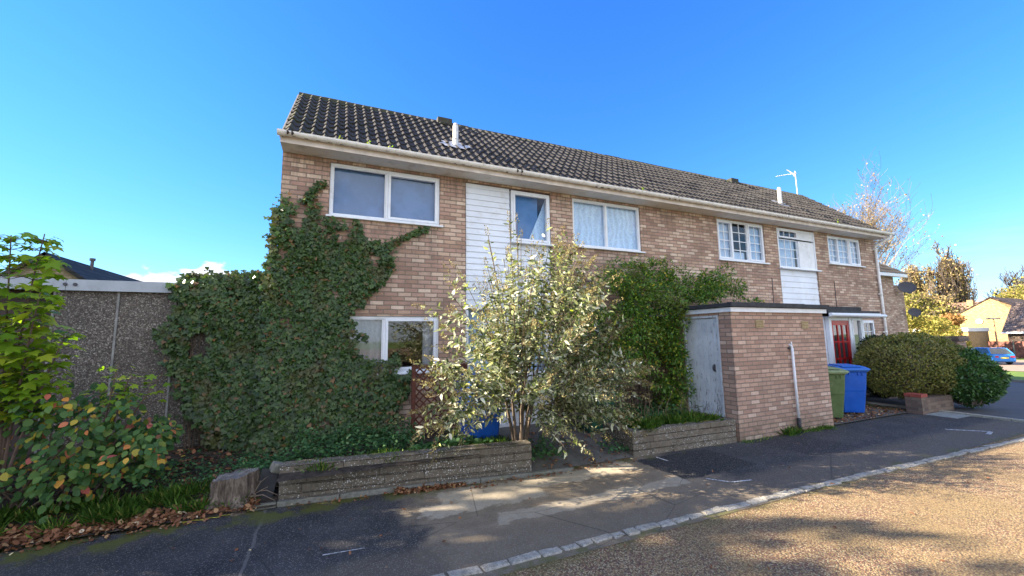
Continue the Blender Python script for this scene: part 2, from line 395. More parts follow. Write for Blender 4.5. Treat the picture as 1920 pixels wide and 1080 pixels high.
def box_mask(t, X, Y, x0, x1, y0, y1, soft, nz, namp=.18):
    """soft edged patch of a different material, world metres"""
    Xn = t.math('ADD', X, t.math('MULTIPLY', t.math('SUBTRACT', nz, .5), namp)); Yn = t.math('ADD', Y, t.math('MULTIPLY', t.math('SUBTRACT', nz, .5), namp))
    a = t.rng(Xn, x0, x0 + soft); b = t.rng(Xn, x1 - soft, x1, 1, 0); c = t.rng(Yn, y0, y0 + soft); d = t.rng(Yn, y1 - soft, y1, 1, 0)
    return t.math('MULTIPLY', t.math('MULTIPLY', a, b), t.math('MULTIPLY', c, d))

def pave_mat():
    t = NT('pavement_asphalt'); X, Y, Z = t.xyz()
    nz = t.noise(3.2, 5, .65); fine = t.noise(140, 3, .7)
    c = t.ramp(t.noise(1.7, 6, .65), [(.3, (.024, .025, .028)), (.7, (.062, .060, .060))])
    # paler and browner surface from the middle of the verge to the kerb
    tan_band = t.math('MULTIPLY', t.rng(t.math('ADD', X, nz), 1.2, 1.5), t.rng(t.math('ADD', X, t.math('MULTIPLY', nz, 1.2)), 5.0, 5.5, 1, 0))
    c = t.mix(tan_band, c, t.ramp(t.noise(4, 6, .7), [(.3, (.16, .125, .085)), (.7, (.26, .205, .14))]))
    tan_strip = t.math('MULTIPLY', t.rng(t.math('ADD', Y, t.math('MULTIPLY', nz, .3)), 3.9, 4.1, 1, 0), t.rng(X, -.8, .3))
    c = t.mix(t.math('MULTIPLY', tan_strip, .6), c, (.15, .12, .085))
    # paler patches by the planter and a strip through the middle
    pale_tan = t.ramp(t.noise(11, 6, .75), [(.3, (.30, .25, .18)), (.6, (.42, .36, .27)), (.75, (.24, .17, .11))])
    c = t.mix(box_mask(t, X, Y, 1.15, 4.0, 4.62, 5.05, .05, nz, .35), c, pale_tan)
    c = t.mix(box_mask(t, X, Y, .9, 2.4, 4.35, 4.7, .05, t.noise(6, 5, .7), .4), c, pale_tan)
    c = t.mix(t.math('MULTIPLY', box_mask(t, X, Y, 1.6, 4.2, 3.95, 4.2, .03, nz, .3), .8), c, pale_tan)
    # black re-laid tarmac by the shed
    c = t.mix(box_mask(t, X, Y, 4.15, 5.6, 4.05, 5.0, .04, nz, .25), c, (.022, .022, .024))
    c = t.mix(box_mask(t, X, Y, 6.6, 7.9, 3.9, 5.0, .05, nz, .5), c, (.028, .028, .031))
    # pale streaks drawn out along the pavement
    sc_ = t.math('MULTIPLY', t.math('GREATER_THAN', t.noise(5.5, 6, .8, vec=t.coord((1, 2.6, 1))), .60), t.rng(X, 4.5, 6.5))
    c = t.mix(t.math('MULTIPLY', sc_, .45), c, (.19, .18, .17))
    c = t.mix(1, c, t.ramp(fine, [(.3, gray(.72)), (.7, gray(1.15))]), 'MULTIPLY')
    g = t.vor(150, out='Color'); sg = t.new('ShaderNodeSeparateColor'); t.l.new(g, sg.inputs[0])
    c = t.mix(t.math('MULTIPLY', t.math('GREATER_THAN', sg.outputs[0], .9), .5), c, (.30, .28, .25))
    # cracks and joints
    cr = t.vor(.55, out='Distance', feat='DISTANCE_TO_EDGE', vec=t.coord((1, 1.6, 1)))
    c = t.mix(t.math('MULTIPLY', t.math('LESS_THAN', cr, .003), .45), c, (.02, .02, .018))
    lx = t.math('ABSOLUTE', t.math('ADD', X, t.math('ADD', .6, t.math('MULTIPLY', t.math('SUBTRACT', nz, .5), .08))))
    c = t.mix(t.math('MULTIPLY', t.math('LESS_THAN', lx, .013), .55), c, (.16, .15, .14))
    # moss along wall foot and kerb
    mo = t.math('MAXIMUM', t.rng(Y, 4.72, 5.15), t.math('MULTIPLY', t.rng(Y, 3.2, 3.5, 1, 0), .72))
    mo = t.math('MULTIPLY', t.rng(t.math('ADD', t.noise(2.4, 5, .7), t.math('MULTIPLY', mo, .18)), .62, .72), mo)
    c = t.mix(t.math('MULTIPLY', mo, .85), c, t.mix(t.noise(60, 3), (.04, .045, .01), (.13, .14, .02)))
    t.bump(t.math('ADD', fine, t.math('MULTIPLY', nz, 1.5)), .6, .006)
    return t.fin(c, .8)
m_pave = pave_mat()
# pavement: front edge at the kerb, back edge follows the concrete edging
v = []; xs = [-9, -6, -3, -1.16, -.5, .8, 2.5, 4.2, 6.4, 9, 11, 12.7]
yb = [5.35, 5.35, 5.36, 5.46, 5.44, 5.32, 5.2, 5.2, 5.05, 5.3, 6.6, 6.6]
for x, y in zip(xs, yb):
    for k in range(5): v.append((x, 3.15 + (y - 3.15) * k / 4, .004))
f = [(5 * i + j, 5 * i + 5 + j, 5 * i + 6 + j, 5 * i + 1 + j) for i in range(len(xs) - 1) for j in range(4)]
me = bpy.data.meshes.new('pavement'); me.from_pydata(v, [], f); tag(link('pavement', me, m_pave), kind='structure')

def forecourt_mat():
    t = NT('forecourt_slab')
    c = t.ramp(t.noise(5, 6, .7), [(.3, (.07, .065, .06)), (.7, (.15, .14, .12))])
    t.bump(t.noise(60, 4), .5, .006); return t.fin(c, .9)
m_fore = forecourt_mat()
def zfore(x, y): return .2 * min(max((y - 5.0) / .8, 0), 1) if 2.3 < x < 4.6 else .16
sheet('forecourt', [2.52, 3.0, 3.6, 4.30], [5.12, 5.4, 5.8, 6.2, 7.1], lambda x, y: .012 + .2 * min(max((y - 5.12) / .7, 0), 1), m_fore)
sheet('bin_slab', [9.2, 10, 11, 12.0], [4.98, 5.5, 6.2, 7.1], lambda x, y: .03, m_fore)

# left verge bed, planter soil
def bedz(x, y): return .035 + .155 * max(y - 5.42, 0) + .025 * math.sin(x * 3.1 + y * 2) * min(1, max(0, y - 5.42) * 2)
sheet('verge_soil', list(np.linspace(-9, -.5, 26)), list(np.linspace(5.36, 7.45, 14)), bedz, m_soil)
sheet('planter_soil', list(np.linspace(-.5, 2.5, 12)), [5.2, 5.6, 6.2, 7.0], lambda x, y: .33 if y < 5.9 else .3, m_soil)
sheet('planter_soil', list(np.linspace(4.4, 6.46, 8)), [5.15, 5.6, 6.2, 7.0], lambda x, y: .33, m_soil)

# kerb of pale setts between pavement and road
def stone_mat(name, c1, c2, spots=(.1, .1, .09)):
    t = NT(name); c = t.ramp(t.noise(16, 6, .75), [(.3, c1), (.7, c2)])
    c = t.mix(t.math('MULTIPLY', t.math('GREATER_THAN', t.noise(75, 3, .6), .60), .7), c, spots)
    c = t.mix(t.rng(t.noise(2.5, 5, .7), .55, .75, 0, .5), c, (.12, .13, .03))
    c = t.mix(t.rng(t.noise(22, 6, .8), .5, .7, 0, .6), c, tuple(v * .45 for v in c1)); t.bump(t.noise(38, 5, .75), 1, .02); return t.fin(c, .85)
m_kerb = stone_mat('kerb_stone', (.26, .24, .20), (.50, .465, .40))
rs = random.Random(3)
mb = MB(); x = -3.2
def kerb_y(x): return 3.36 - .009 * (x - 1) ** 1.0 - .0022 * max(0, x - 1) ** 2 if x > 1 else 3.38
while x < 13.4:
    L = rs.uniform(.14, .30); w = rs.uniform(.036, .052); y = kerb_y(x) - .07 + rs.uniform(-.008, .008); zt = .018 + rs.uniform(-.004, .006)
    dy = kerb_y(x + L) - kerb_y(x); j = lambda: rs.uniform(-.013, .013)
    i = len(mb.v)
    for s_, z_ in ((1.0, -.05), (1.0, zt - .010), (.80, zt)):
        for a, b in ((0, -1), (L - .022, -1), (L - .022, 1), (0, 1)):
            cxm = L / 2; mb.v.append((x + cxm + (a - cxm) * (1 if s_ == 1 else .93) + j(), y + dy * a / L + b * w * s_ + j(), z_))
    for r in range(2):
        for q in range(4): mb.f.append((i + r * 4 + q, i + r * 4 + (q + 1) % 4, i + r * 4 + 4 + (q + 1) % 4, i + r * 4 + 4 + q)); mb.mi.append(0)
    mb.f.append((i + 8, i + 9, i + 10, i + 11)); mb.mi.append(0)
    x += L
tag(mb.build('kerb', m_kerb), kind='structure')
m_edge = stone_mat('edging_concrete', (.15, .15, .13), (.27, .26, .23))
mb = MB()
ed = [(-1.35, 5.47), (-.5, 5.43), (.8, 5.30), (1.8, 5.14), (2.5, 5.05), (3.1, 5.0)]
for (x0, y0), (x1, y1) in zip(ed, ed[1:]):
    n = max(1, int((x1 - x0) / .45))
    for k in range(n):
        a = k / n; b = (k + 1) / n - .008
        X0, X1, Y0, Y1 = x0 + (x1 - x0) * a, x0 + (x1 - x0) * b, y0 + (y1 - y0) * a, y0 + (y1 - y0) * b
        mb.prism([(X0, Y0 - .03), (X1, Y1 - .03), (X1, Y1 + .03), (X0, Y0 + .03)], -.05, .055 + rs.uniform(-.006, .008))
tag(mb.build('edging_kerb', m_edge, bevel=.008), kind='structure')

# white paint marks on the tarmac
m_paint = plain('worn_road_paint', (.50, .50, .49), .7, .6, 40)
mb = MB()
def mark(x0, y0, x1, y1, w=.011):
    d = Vector((x1 - x0, y1 - y0)).normalized(); n_ = Vector((-d.y, d.x)) * w
    mb.face([(x0 - n_.x, y0 - n_.y, .009), (x1 - n_.x, y1 - n_.y, .009), (x1 + n_.x, y1 + n_.y, .009), (x0 + n_.x, y0 + n_.y, .009)])
mark(-.01, 4.07, .33, 4.04, .007); mark(4.45, 3.98, 4.62, 3.75, .014); mark(4.62, 3.75, 4.92, 3.69, .014); mark(4.55, 4.97, 4.57, 4.74, .014)
mark(10.6, 3.9, 11.06, 3.46, .03); mark(11.06, 3.46, 10.75, 3.40, .03)
tag(mb.build('paint_mark', m_paint), kind='structure')
tag(MB().box(12.1, 12.75, 4.25, 4.75, -.02, .012).build('paving_slab', plain('pale_slab', (.24, .26, .25), .85, .15, 9)), kind='structure')

# side road, far verge and parking at the right
def asph(name, a, b):
    t = NT(name); c = t.ramp(t.noise(2.2, 6, .7, vec=t.coord((1, 1, 1))), [(.3, a), (.7, b)]); t.bump(t.noise(120, 3), .4, .006); return t.fin(c, .8)
m_road2 = asph('side_road_asphalt', (.06, .063, .07), (.10, .10, .105))
def strip(name, x0, x1, y0, y1, dz, mat, n=8):
    return sheet(name, list(np.linspace(x0, x1, n)), [y0, (y0 + y1) / 2, y1], lambda x, y: gz(x) + dz, mat)
strip('side_road', 13.0, 27.6, -12, 26, -.012, m_road2)
m_block = asph('block_paving', (.24, .17, .13), (.36, .27, .20))
strip('far_road', 41.0, 62, -10, 60, -.01, m_block)
mb = MB()
for k in range(30):
    y = 3.1 + k * .62; mb.prism([(12.86, y), (13.02, y), (13.02, y + .6), (12.86, y + .6)], -.05, .02)
tag(mb.build('side_kerb', m_kerb), kind='structure')
mb = MB().box(27.6, 27.75, -12, 26, -.6, gz(27.6) + .09); tag(mb.build('far_kerb', m_edge), kind='structure')

# ------------------------------------------------------------------ the house
RY0, RZ0, RY1, RZ1 = 6.65, 4.92, 8.85, 6.85
XL, XR = -.82, 16.02
house = wempty('terraced_house', (7.6, 9.0, 0), 'long two-storey brick terrace of two homes with dark tiled roof and white windows', 'house')

def wall_panel(mb, x0, x1, z0, z1, y, holes, depth=.11):
    xs = sorted({x0, x1, *[h[0] for h in holes], *[h[1] for h in holes]}); zs = sorted({z0, z1, *[h[2] for h in holes], *[h[3] for h in holes]})
    for a, b in zip(xs, xs[1:]):
        for c, d in zip(zs, zs[1:]):
            cx_, cz_ = (a + b) / 2, (c + d) / 2
            if any(h[0] < cx_ < h[1] and h[2] < cz_ < h[3] for h in holes): continue
            mb.face([(a, y, c), (b, y, c), (b, y, d), (a, y, d)])
    for h in holes:
        a, b, c, d = h
        mb.face([(a, y, c), (a, y, d), (a, y + depth, d), (a, y + depth, c)]); mb.face([(b, y, c), (b, y + depth, c), (b, y + depth, d), (b, y, d)])
        mb.face([(a, y, d), (b, y, d), (b, y + depth, d), (a, y + depth, d)]); mb.face([(a, y, c), (a, y + depth, c), (b, y + depth, c), (b, y, c)])
W1 = (-.13, 1.70, 3.84, 4.75); WL = (-.13, 1.70, 1.28, 2.22); BAY = (2.18, 3.99, .18, 4.76)
W3 = (4.52, 6.33, 3.70, 4.75); W4 = (8.80, 10.60, 3.70, 4.77); BAY2 = (11.13, 12.84, .18, 4.77); W6 = (13.46, 15.20, 3.88, 4.75)
ENT = (12.95, 15.45, .05, 2.28)
mb = MB()
wall_panel(mb, XL, XR, -.1, 4.81, 7.0, [W1, WL, BAY, W3, W4, BAY2, W6, ENT])
YB = 12.4
mb.face([(XL, 7, -.1), (XL, 7, 4.8), (XL, RY1, 6.75), (XL, YB, 4.4), (XL, YB, -.1)])
mb.face([(XR, 7, -.1), (XR, YB, -.1), (XR, YB, 4.4), (XR, RY1, 6.75), (XR, 7, 4.8)])
mb.face([(XL, YB, -.1), (XL, YB, 4.4), (XR, YB, 4.4), (XR, YB, -.1)])
mb.build('wall', m_brick, house)
# interior floors and partitions keep the rooms dark
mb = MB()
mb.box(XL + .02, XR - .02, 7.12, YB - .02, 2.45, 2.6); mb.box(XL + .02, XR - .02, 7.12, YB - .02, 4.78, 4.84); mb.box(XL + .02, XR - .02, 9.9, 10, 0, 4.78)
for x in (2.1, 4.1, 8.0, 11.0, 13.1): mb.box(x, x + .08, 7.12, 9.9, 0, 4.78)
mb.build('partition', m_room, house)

# roof tiles as real rolls stepped course by course
def roof_tiles(name, x0, x1, y0, z0, y1, z1, rows, parent, mat, roll=.165, per=8, seed=1):
    r = np.random.RandomState(seed); L = math.hypot(y1 - y0, z1 - z0); dy, dz = (y1 - y0) / L, (z1 - z0) / L; ny, nz_ = -dz, dy
    n = int((x1 - x0) / roll * per) + 1; xs = np.linspace(x0, x1, n); ph = ((xs - x0) / roll) % 1
    prof = np.where(np.abs(ph - .5) < .30, np.cos((ph - .5) / .30 * math.pi / 2) * .050, 0)
    V = []; F = []; g = L / rows
    ntile = int((x1 - x0) / (2 * roll)) + 2
    for i in range(rows):
        jit = r.normal(0, .0035, ntile); jt = jit[((xs - x0) / (2 * roll)).astype(int)]; js = r.normal(0, .006, ntile)[((xs - x0) / (2 * roll)).astype(int)]
        s0 = i * g - .03 + js; s1 = (i + 1) * g + .03
        b = len(V)
        for s_, h in ((s0, prof + .030 + jt - .028), (s0, prof + .032 + jt), (s0 + .02, prof + .034 + jt), (np.full(n, s1), prof * 1 + .004)):
            V += list(zip(xs, y0 + s_ * dy + h * ny, z0 + s_ * dz + h * nz_))
        for k in range(3):
            for j in range(n - 1):
                a = b + k * n + j; F.append((a, a + 1, a + 1 + n, a + n))
    me = bpy.data.meshes.new(name); me.from_pydata(V, [], F)
    me.polygons.foreach_set('use_smooth', [True] * len(F))
    o = link(name, me, mat, parent); 
    md = o.modifiers.new('split', 'EDGE_SPLIT'); md.split_angle = RAD(50)
    return o
roof = roof_tiles('roof', -.80, 15.72, RY0 - .06, RZ0 - .03, RY1, RZ1, 11, house, m_tile)
mb = MB()
mb.face([(-.80, RY1, RZ1), (15.72, RY1, RZ1), (15.72, YB + .3, 4.0), (-.80, YB + .3, 4.0)])
mb.face([(-.78, RY0, RZ0 - .05), (15.70, RY0, RZ0 - .05), (15.70, RY1, RZ1 - .05), (-.78, RY1, RZ1 - .05)])
mb.build('roof_back', m_tile, house)
mb = MB(); x = -.80; k = 0
while x < 15.7:
    x2 = min(x + .45, 15.74); r_ = .085 + rs.uniform(-.004, .004)
    a = [(x, RY1 + r_ * math.cos(t), RZ1 - .035 + r_ * math.sin(t) + .004 * (k % 2)) for t in np.linspace(-.3, math.pi + .3, 9)]
    i = len(mb.v); mb.v += a + [(x2 + .01, p[1], p[2]) for p in a]
    for q in range(8): mb.f.append((i + q, i + q + 1, i + 10 + q, i + 9 + q)); mb.mi.append(0)
    x = x2; k += 1
mb.build('ridge_tile', m_tile, house, smooth=True)
mb = MB()   # verge mortar and undercloak at both ends
L_ = [(RY0 - .07, RZ0 - .09), (RY0 - .07, RZ0 - .035), (RY1, RZ1 + .01), (RY1, RZ1 - .06)]
m_verge = plain('verge_mortar', (.34, .31, .27), .9, .25, 12)
MB().prism(L_, -.825, -.795, 'x').build('verge', m_verge, house); MB().prism(L_, 15.715, 15.745, 'x').build('verge', m_verge, house)
# vents near the ridge
for x in (2.2, 11.87):
    MB().box(x - .17, x + .17, RY1 - .22, RY1 + .02, RZ1 - .13, RZ1 + .045).build('ridge_vent', m_tile, house, bevel=.015)

# soffit, fascia, gutter
mb = MB(); mb.box(-.82, 16.0, 6.66, 7.0, 4.80, 4.815); mb.build('soffit', m_soffit, house)
mb = MB()
for a, b in ((-.82, 3.2), (3.205, 7.7), (7.705, 12.2), (12.205, 16.03)): mb.box(a, b, 6.635, 6.66, 4.795, 4.93)
mb.build('fascia', m_beige, house)
mb = MB(); R_ = .062
ang = np.linspace(math.pi, 2 * math.pi, 9)
sec = [(6.57 + R_ * math.cos(t), 4.935 + R_ * math.sin(t)) for t in ang] + [(6.57 + (R_ - .006) * math.cos(t), 4.935 + (R_ - .006) * math.sin(t)) for t in ang[::-1]]
cuts = [-.83, 3.0, 6.9, 10.9, 14.9, 16.12]
for a, b in zip(cuts, cuts[1:]): mb.prism(sec, a, b - .01, 'x')
mb.build('gutter', m_gutter, house, smooth=False)
R2 = .069
sec2 = [(6.57 + R2 * math.cos(t), 4.935 + R2 * math.sin(t)) for t in ang] + [(6.57 + (R2 - .008) * math.cos(t), 4.935 + (R2 - .008) * math.sin(t)) for t in ang[::-1]]
for x in [c for c in cuts[1:-1]] + [-.8, 16.09]: MB().prism(sec2, x - .055, x + .045, 'x').build('gutter_union', m_gutter, house)
for k in range(16): MB().prism(sec2, -.1 + k, -.075 + k, 'x').box(-.1 + k, -.075 + k, 6.60, 6.64, 4.87, 4.93).build('gutter_bracket', m_gutter, house)
m_wet = plain('gutter_grime', (.06, .05, .04), .9, .3, 20)
for x in (3.03, 3.12, -.72, -.66): MB().tube([(x, 6.505, 4.93), (x + .01, 6.50, 4.90), (x, 6.515, 4.875)], [.012, .02, .008], 5).build('gutter_weed', m_wet, house)

# flue pipes with lead flashing
def flue(x, y, z, top):
    o = MB(); o.tube([(x, y, z - .1), (x, y, top)], .055, 14); o.tube([(x, y, z + (top - z) * .38), (x, y, z + (top - z) * .42)], .062, 14); o.tube([(x, y, top), (x, y, top + .05)], [.055, .035], 14)
    f_ = o.build('flue_pipe', m_metal, house, smooth=False)
    md = f_.modifiers.new('b', 'BEVEL'); md.width = .006
    s = (RZ1 - RZ0) / (RY1 - RY0); b = MB(); r = random.Random(int(x * 10))
    pts = []
    for k in range(18):
        t = k / 18 * 2 * math.pi; rr = .23 + r.uniform(-.05, .06)
        px_, py_ = math.cos(t) * rr * 1.25, math.sin(t) * rr * .75 - .03
        pts.append((x + px_, y + py_, z + py_ * s + .092 + r.uniform(-.008, .008)))
    b.face(pts); b.build('flashing', m_lead, f_)
flue(2.09, 7.36, 5.54, 6.02); flue(12.17, 7.46, 5.63, 6.16)

# downpipe at the right corner
mb = MB(); mb.tube([(16.02, 6.57, 4.88), (16.02, 6.57, 4.80), (15.92, 6.93, 4.60), (15.92, 6.94, 4.5)], .038, 10)
mb.tube([(15.92, 6.94, 4.52), (15.97, 6.94, 0.05)], .036, 10)
for z in (4.45, 3.0, 1.8): mb.tube([(15.93, 6.94, z), (15.93, 6.94, z + .06)], .043, 10); mb.box(15.86, 16.0, 6.95, 7.0, z + .01, z + .05)
mb.build('downpipe', m_gutter, house, smooth=True)

# windows
def rect_frame(mb, x0, x1, z0, z1, w, y0, y1):
    mb.box(x0, x0 + w, y0, y1, z0, z1); mb.box(x1 - w, x1, y0, y1, z0, z1)
    mb.box(x0 + w, x1 - w, y0, y1, z0, z0 + w); mb.box(x0 + w, x1 - w, y0, y1, z1 - w, z1)
def window(o, lights, sill=True, geo=None, curt=None, y=7.03, opener=None, glass=None, seed=0, parent=None, blank=(), name='window'):
    """lights: list of (fx0, fx1) fractions; transoms split handled by zsplit"""
    x0, x1, z0, z1 = o; P = parent or house
    mb = MB(); fw = .045
    rect_frame(mb, x0 + .003, x1 - .003, z0 + .003, z1 - .003, fw, y, y + .07)
    g = MB(); bars = MB(); pan = MB(); gz_ = []
    W = x1 - x0
    for k, L in enumerate(lights):
        a, b = L[0], L[1]; za, zb = (L[2], L[3]) if len(L) > 2 else (0, 1)
        X0, X1 = x0 + a * W, x0 + b * W; Z0, Z1 = z0 + za * (z1 - z0), z0 + zb * (z1 - z0)
        if a > 0: mb.box(X0 - .02, X0 + .02, y + .001, y + .069, z0 + fw + .003, z1 - fw - .003) if len(L) < 3 else None
        i0, i1, k0, k1 = X0 + (.02 if a > 0 else fw), X1 - (.02 if b < 1 else fw), Z0 + (.02 if za > 0 else fw), Z1 - (.02 if zb < 1 else fw)
        sw = .042 if (opener and k in opener) else .018
        rect_frame(mb, i0, i1, k0, k1, sw, y - (.014 if sw > .03 else -.012), y + .055)
        gx0, gx1, gz0, gz1 = i0 + sw, i1 - sw, k0 + sw, k1 - sw
        if k in blank: pan.box(gx0, gx1, y + .02, y + .04, gz0, gz1); continue
        g.box(gx0 - .004, gx1 + .004, y + .030, y + .036, gz0 - .004, gz1 + .004)
        if geo:
            nx, nz = geo[k] if isinstance(geo, list) else geo
            for q in range(1, nx): xx = gx0 + (gx1 - gx0) * q / nx; bars.box(xx - .009, xx + .009, y + .022, y + .042, gz0, gz1)
            for q in range(1, nz): zz = gz0 + (gz1 - gz0) * q / nz; bars.box(gx0, gx1, y + .0235, y + .0405, zz - .009, zz + .009)
    w = mb.build(name, m_upvc, P, bevel=.004)
    g.build('pane', glass or m_glass, w)
    if bars.v: bars.build('glazing_bar', m_upvc, w)
    if pan.v: pan.build('blank_panel', m_white, w)
    if sill: MB().box(x0 - .04, x1 + .05, y - .09, y + .01, z0 - .028, z0 + .005).build('sill', m_upvc, w, bevel=.006)
    if curt:
        m_, yy, parts = curt
        rr = random.Random(seed)
        for (ca, cb_, h0, h1) in parts:
            cb = MB()
            X0, X1 = x0 + ca * W, x0 + cb_ * W; n = max(4, int((X1 - X0) / .02)); i = len(cb.v)
            for q in range(n + 1):
                xx = X0 + (X1 - X0) * q / n; d = .007 * math.sin(q * .9 + rr.uniform(-.3, .3)) if m_ is not m_blind else 0
                cb.v += [(xx, yy + d, z0 + h0 * (z1 - z0)), (xx, yy + d * .7, z0 + h1 * (z1 - z0))]
            for q in range(n): cb.f.append((i + 2 * q, i + 2 * q + 2, i + 2 * q + 3, i + 2 * q + 1)); cb.mi.append(0)
            cb.build('curtain', m_, w, smooth=True)
    return w
window(W1, [(0, .495), (.495, 1)], opener=[1], curt=(m_blind, 7.14, [(0, 1, 0, 1)]))
window(WL, [(0, .50), (.50, 1)], opener=[1], glass=m_glassL, curt=(m_dull, 7.15, [(0, .50, 0, 1), (.86, 1, 0, 1)]))
window(W3, [(0, .485), (.485, 1)], curt=(m_lace, 7.125, [(0, 1, 0, 1)]))
window(W4, [(0, .32), (.32, .65), (.65, 1)], opener=[0, 2], geo=(2, 4), curt=(m_net, 7.125, [(.36, .62, 0, .25), (0, .31, 0, 1), (.68, 1, 0, 1)]))
window(W6, [(0, .33), (.33, .66), (.66, 1)], opener=[0, 2], geo=(2, 4), curt=(m_net, 7.125, [(0, 1, 0, 1)]))

# white weatherboard bays
def boards(name, x0, x1, z0, z1, y, holes=(), pitch=.112):
    mb = MB(); z = z0; k = 0
    while z < z1 - .01:
        zt = min(z + pitch, z1); segs = [(x0, x1)]
        for h in holes:
            if h[2] < (z + zt) / 2 < h[3]:
                segs = [s for a, b in segs for s in ((a, min(b, h[0])), (max(a, h[1]), b)) if s[1] - s[0] > .01]
        for a, b in segs:
            mb.prism([(y - .020, z + .002), (y - .004, zt + .004), (y + .01, zt + .004), (y + .01, z + .002)], a, b, 'x')
        z = zt; k += 1
    return mb.build(name, m_clad, house)
W2 = (3.11, 3.975, 3.67, 4.72)
boards('cladding', 2.20, 3.97, 2.42, 4.74, 7.045, [(W2[0] - .02, 4.0, W2[2] - .03, 5)])
window(W2, [(0, 1)], opener=[0], y=7.0, curt=(m_blind, 7.14, [(0, .75, 0, 1)]))
mb = MB(); i = 0   # the net curtain drawn aside
pts = [(3.93, 4.66), (3.93, 3.72), (3.52, 3.74), (3.62, 3.95), (3.80, 4.35)]
mb.face([(x, 7.12, z) for x, z in pts]); mb.build('curtain', m_lace, house)
mb = MB(); rect_frame(mb, 2.185, 3.985, .2, 2.42, .06, 7.03, 7.10); mb.box(2.98, 3.04, 7.031, 7.099, .26, 2.36)
mb.box(3.03, 3.925, 7.035, 7.085, .26, .95)
df = mb.build('door_surround', m_white, house)
mb = MB(); 
for k in range(7): mb.box(3.045 + k * .125, 3.165 + k * .125, 7.02, 7.06, .27, 1.1)
mb.box(3.045, 3.92, 7.025, 7.06, 1.105, 1.2); mb.box(3.045, 3.92, 7.025, 7.06, 2.2, 2.355); mb.box(3.045, 3.15, 7.025, 7.06, 1.2, 2.2); mb.box(3.81, 3.92, 7.025, 7.06, 1.2, 2.2)
fd = mb.build('front_door', m_white, house)
MB().box(3.15, 3.81, 7.04, 7.046, 1.2, 2.2).build('pane', m_glassL, fd)
mb = MB(); mb.tube([(3.12, 6.99, 1.16), (3.12, 6.98, 1.16), (3.22, 6.98, 1.16)], .01, 6); mb.build('handle', m_metal, fd)
mb = MB(); mb.box(2.25, 2.975, 7.06, 7.066, 1.0, 2.35); mb.build('side_light', m_glassL, house)
MB().box(2.25, 2.975, 7.05, 7.075, .26, .99).build('side_panel', m_white, house)
MB().box(2.25, 3.97, 7.2, 7.22, .2, 2.4).build('hall_curtain', m_net, house)

W5 = (11.14, 12.83, 3.62, 4.76)
boards('cladding', 11.15, 12.82, 2.30, 3.60, 7.045, pitch=.16)
window(W5, [(0, .53, .74, 1), (.53, 1, .74, 1), (0, .53, 0, .74), (.53, 1, 0, .74)], y=7.0, geo=[(3, 1), (1, 1), (3, 3), (1, 1)], blank=(1, 3), opener=[0], curt=(m_net, 7.125, [(0, .53, 0, .74)]))
boards('cladding', 11.15, 12.82, .2, 2.30, 7.045, pitch=.16)

# TV aerial on the ridge end
a = MB(); a.tube([(15.45, 8.83, 6.7), (15.43, 8.83, 7.78)], .018, 8)
aer = a.build('aerial', m_metal, house)
b = MB(); b.tube([(15.47, 8.80, 7.70), (14.35, 8.85, 7.42)], .011, 6)
for k in range(9):
    p = Vector((15.30, 8.81, 7.66)).lerp(Vector((14.38, 8.85, 7.43)), k / 8); h = .07 - .004 * k
    b.tube([p + Vector((0, -h, 0)), p + Vector((0, h, 0))], .004, 4)
for s_ in (-1, 1):
    b.tube([(15.30, 8.82, 7.66), (15.13, 8.82 + s_ * .12, 7.66 + s_ * .17)], .016, 6)
b.tube([(15.20, 8.72, 7.55), (15.20, 8.92, 7.8)], .014, 5)
b.build('antenna_array', m_metal, aer)

# wall bracket, cables
mb = MB(); mb.tube([(4.30, 6.97, 2.97), (4.92, 6.97, 2.97), (4.95, 6.97, 3.0), (4.955, 6.97, 3.06), (4.93, 6.97, 3.09)], .011, 6); mb.build('wall_bracket', m_dkmetal, house)
mb = MB(); mb.tube([(10.72, 6.99, 2.4), (10.74, 6.99, 3.3), (10.72, 6.99, 3.32)], .007, 5); mb.build('cable', m_dkmetal, house)
MB().tube([(13.55, 6.99, 2.4), (13.57, 6.99, 3.35)], .009, 5).build('cable', m_dkmetal, house)

# red front door and porch of the far home
m_red = plain('red_gloss_paint', (.42, .018, .020), .3, .12, 6)
DY = 6.70
mb = MB(); x0, x1, z0, z1 = 12.62, 13.47, .10, 2.17
mb.box(x0, x0 + .09, DY, DY + .045, z0, z1); mb.box(x1 - .10, x1, DY, DY + .045, z0, z1); mb.box(x0 + .09, x1 - .10, DY, DY + .045, z1 - .13, z1); mb.box(x0 + .09, x1 - .1, DY, DY + .045, z0, z0 + .55)
gx0, gx1, gz0, gz1 = x0 + .09, x1 - .10, z0 + .55, z1 - .13
for k in (1, 2):
    xx = gx0 + (gx1 - gx0) * k / 3; mb.box(xx - .022, xx + .022, DY + .002, DY + .043, gz0, gz1)
    zz = gz0 + (gz1 - gz0) * k / 3; mb.box(gx0, gx1, DY + .004, DY + .041, zz - .022, zz + .022)
rd = mb.build('front_door', m_red, house, bevel=.004); tag(rd, 'red glazed door of nine panes')
MB().box(gx0, gx1, DY + .02, DY + .026, gz0, gz1).build('pane', m_glassL, rd)
mb = MB(); mb.box(x0 + .27, x0 + .57, DY - .012, DY, z0 + .40, z0 + .46); mb.build('letter_box', m_metal, rd)
mb = MB(); mb.box(x0 - .12, x0 - .003, DY - .02, DY + .08, .05, 2.26); mb.box(x1 + .003, x1 + .10, DY - .02, DY + .08, .05, 2.26); mb.box(x0 - .003, x1 + .003, DY - .01, DY + .08, 2.175, 2.26)
mb.build('door_frame', m_upvc, house)
window((13.58, 14.14, .95, 2.26), [(0, 1)], y=DY, glass=m_glassL, opener=[0], sill=True)
MB().box(13.58, 14.14, DY + .01, DY + .06, .1, .92).build('apron_panel', m_dkbrick, house)
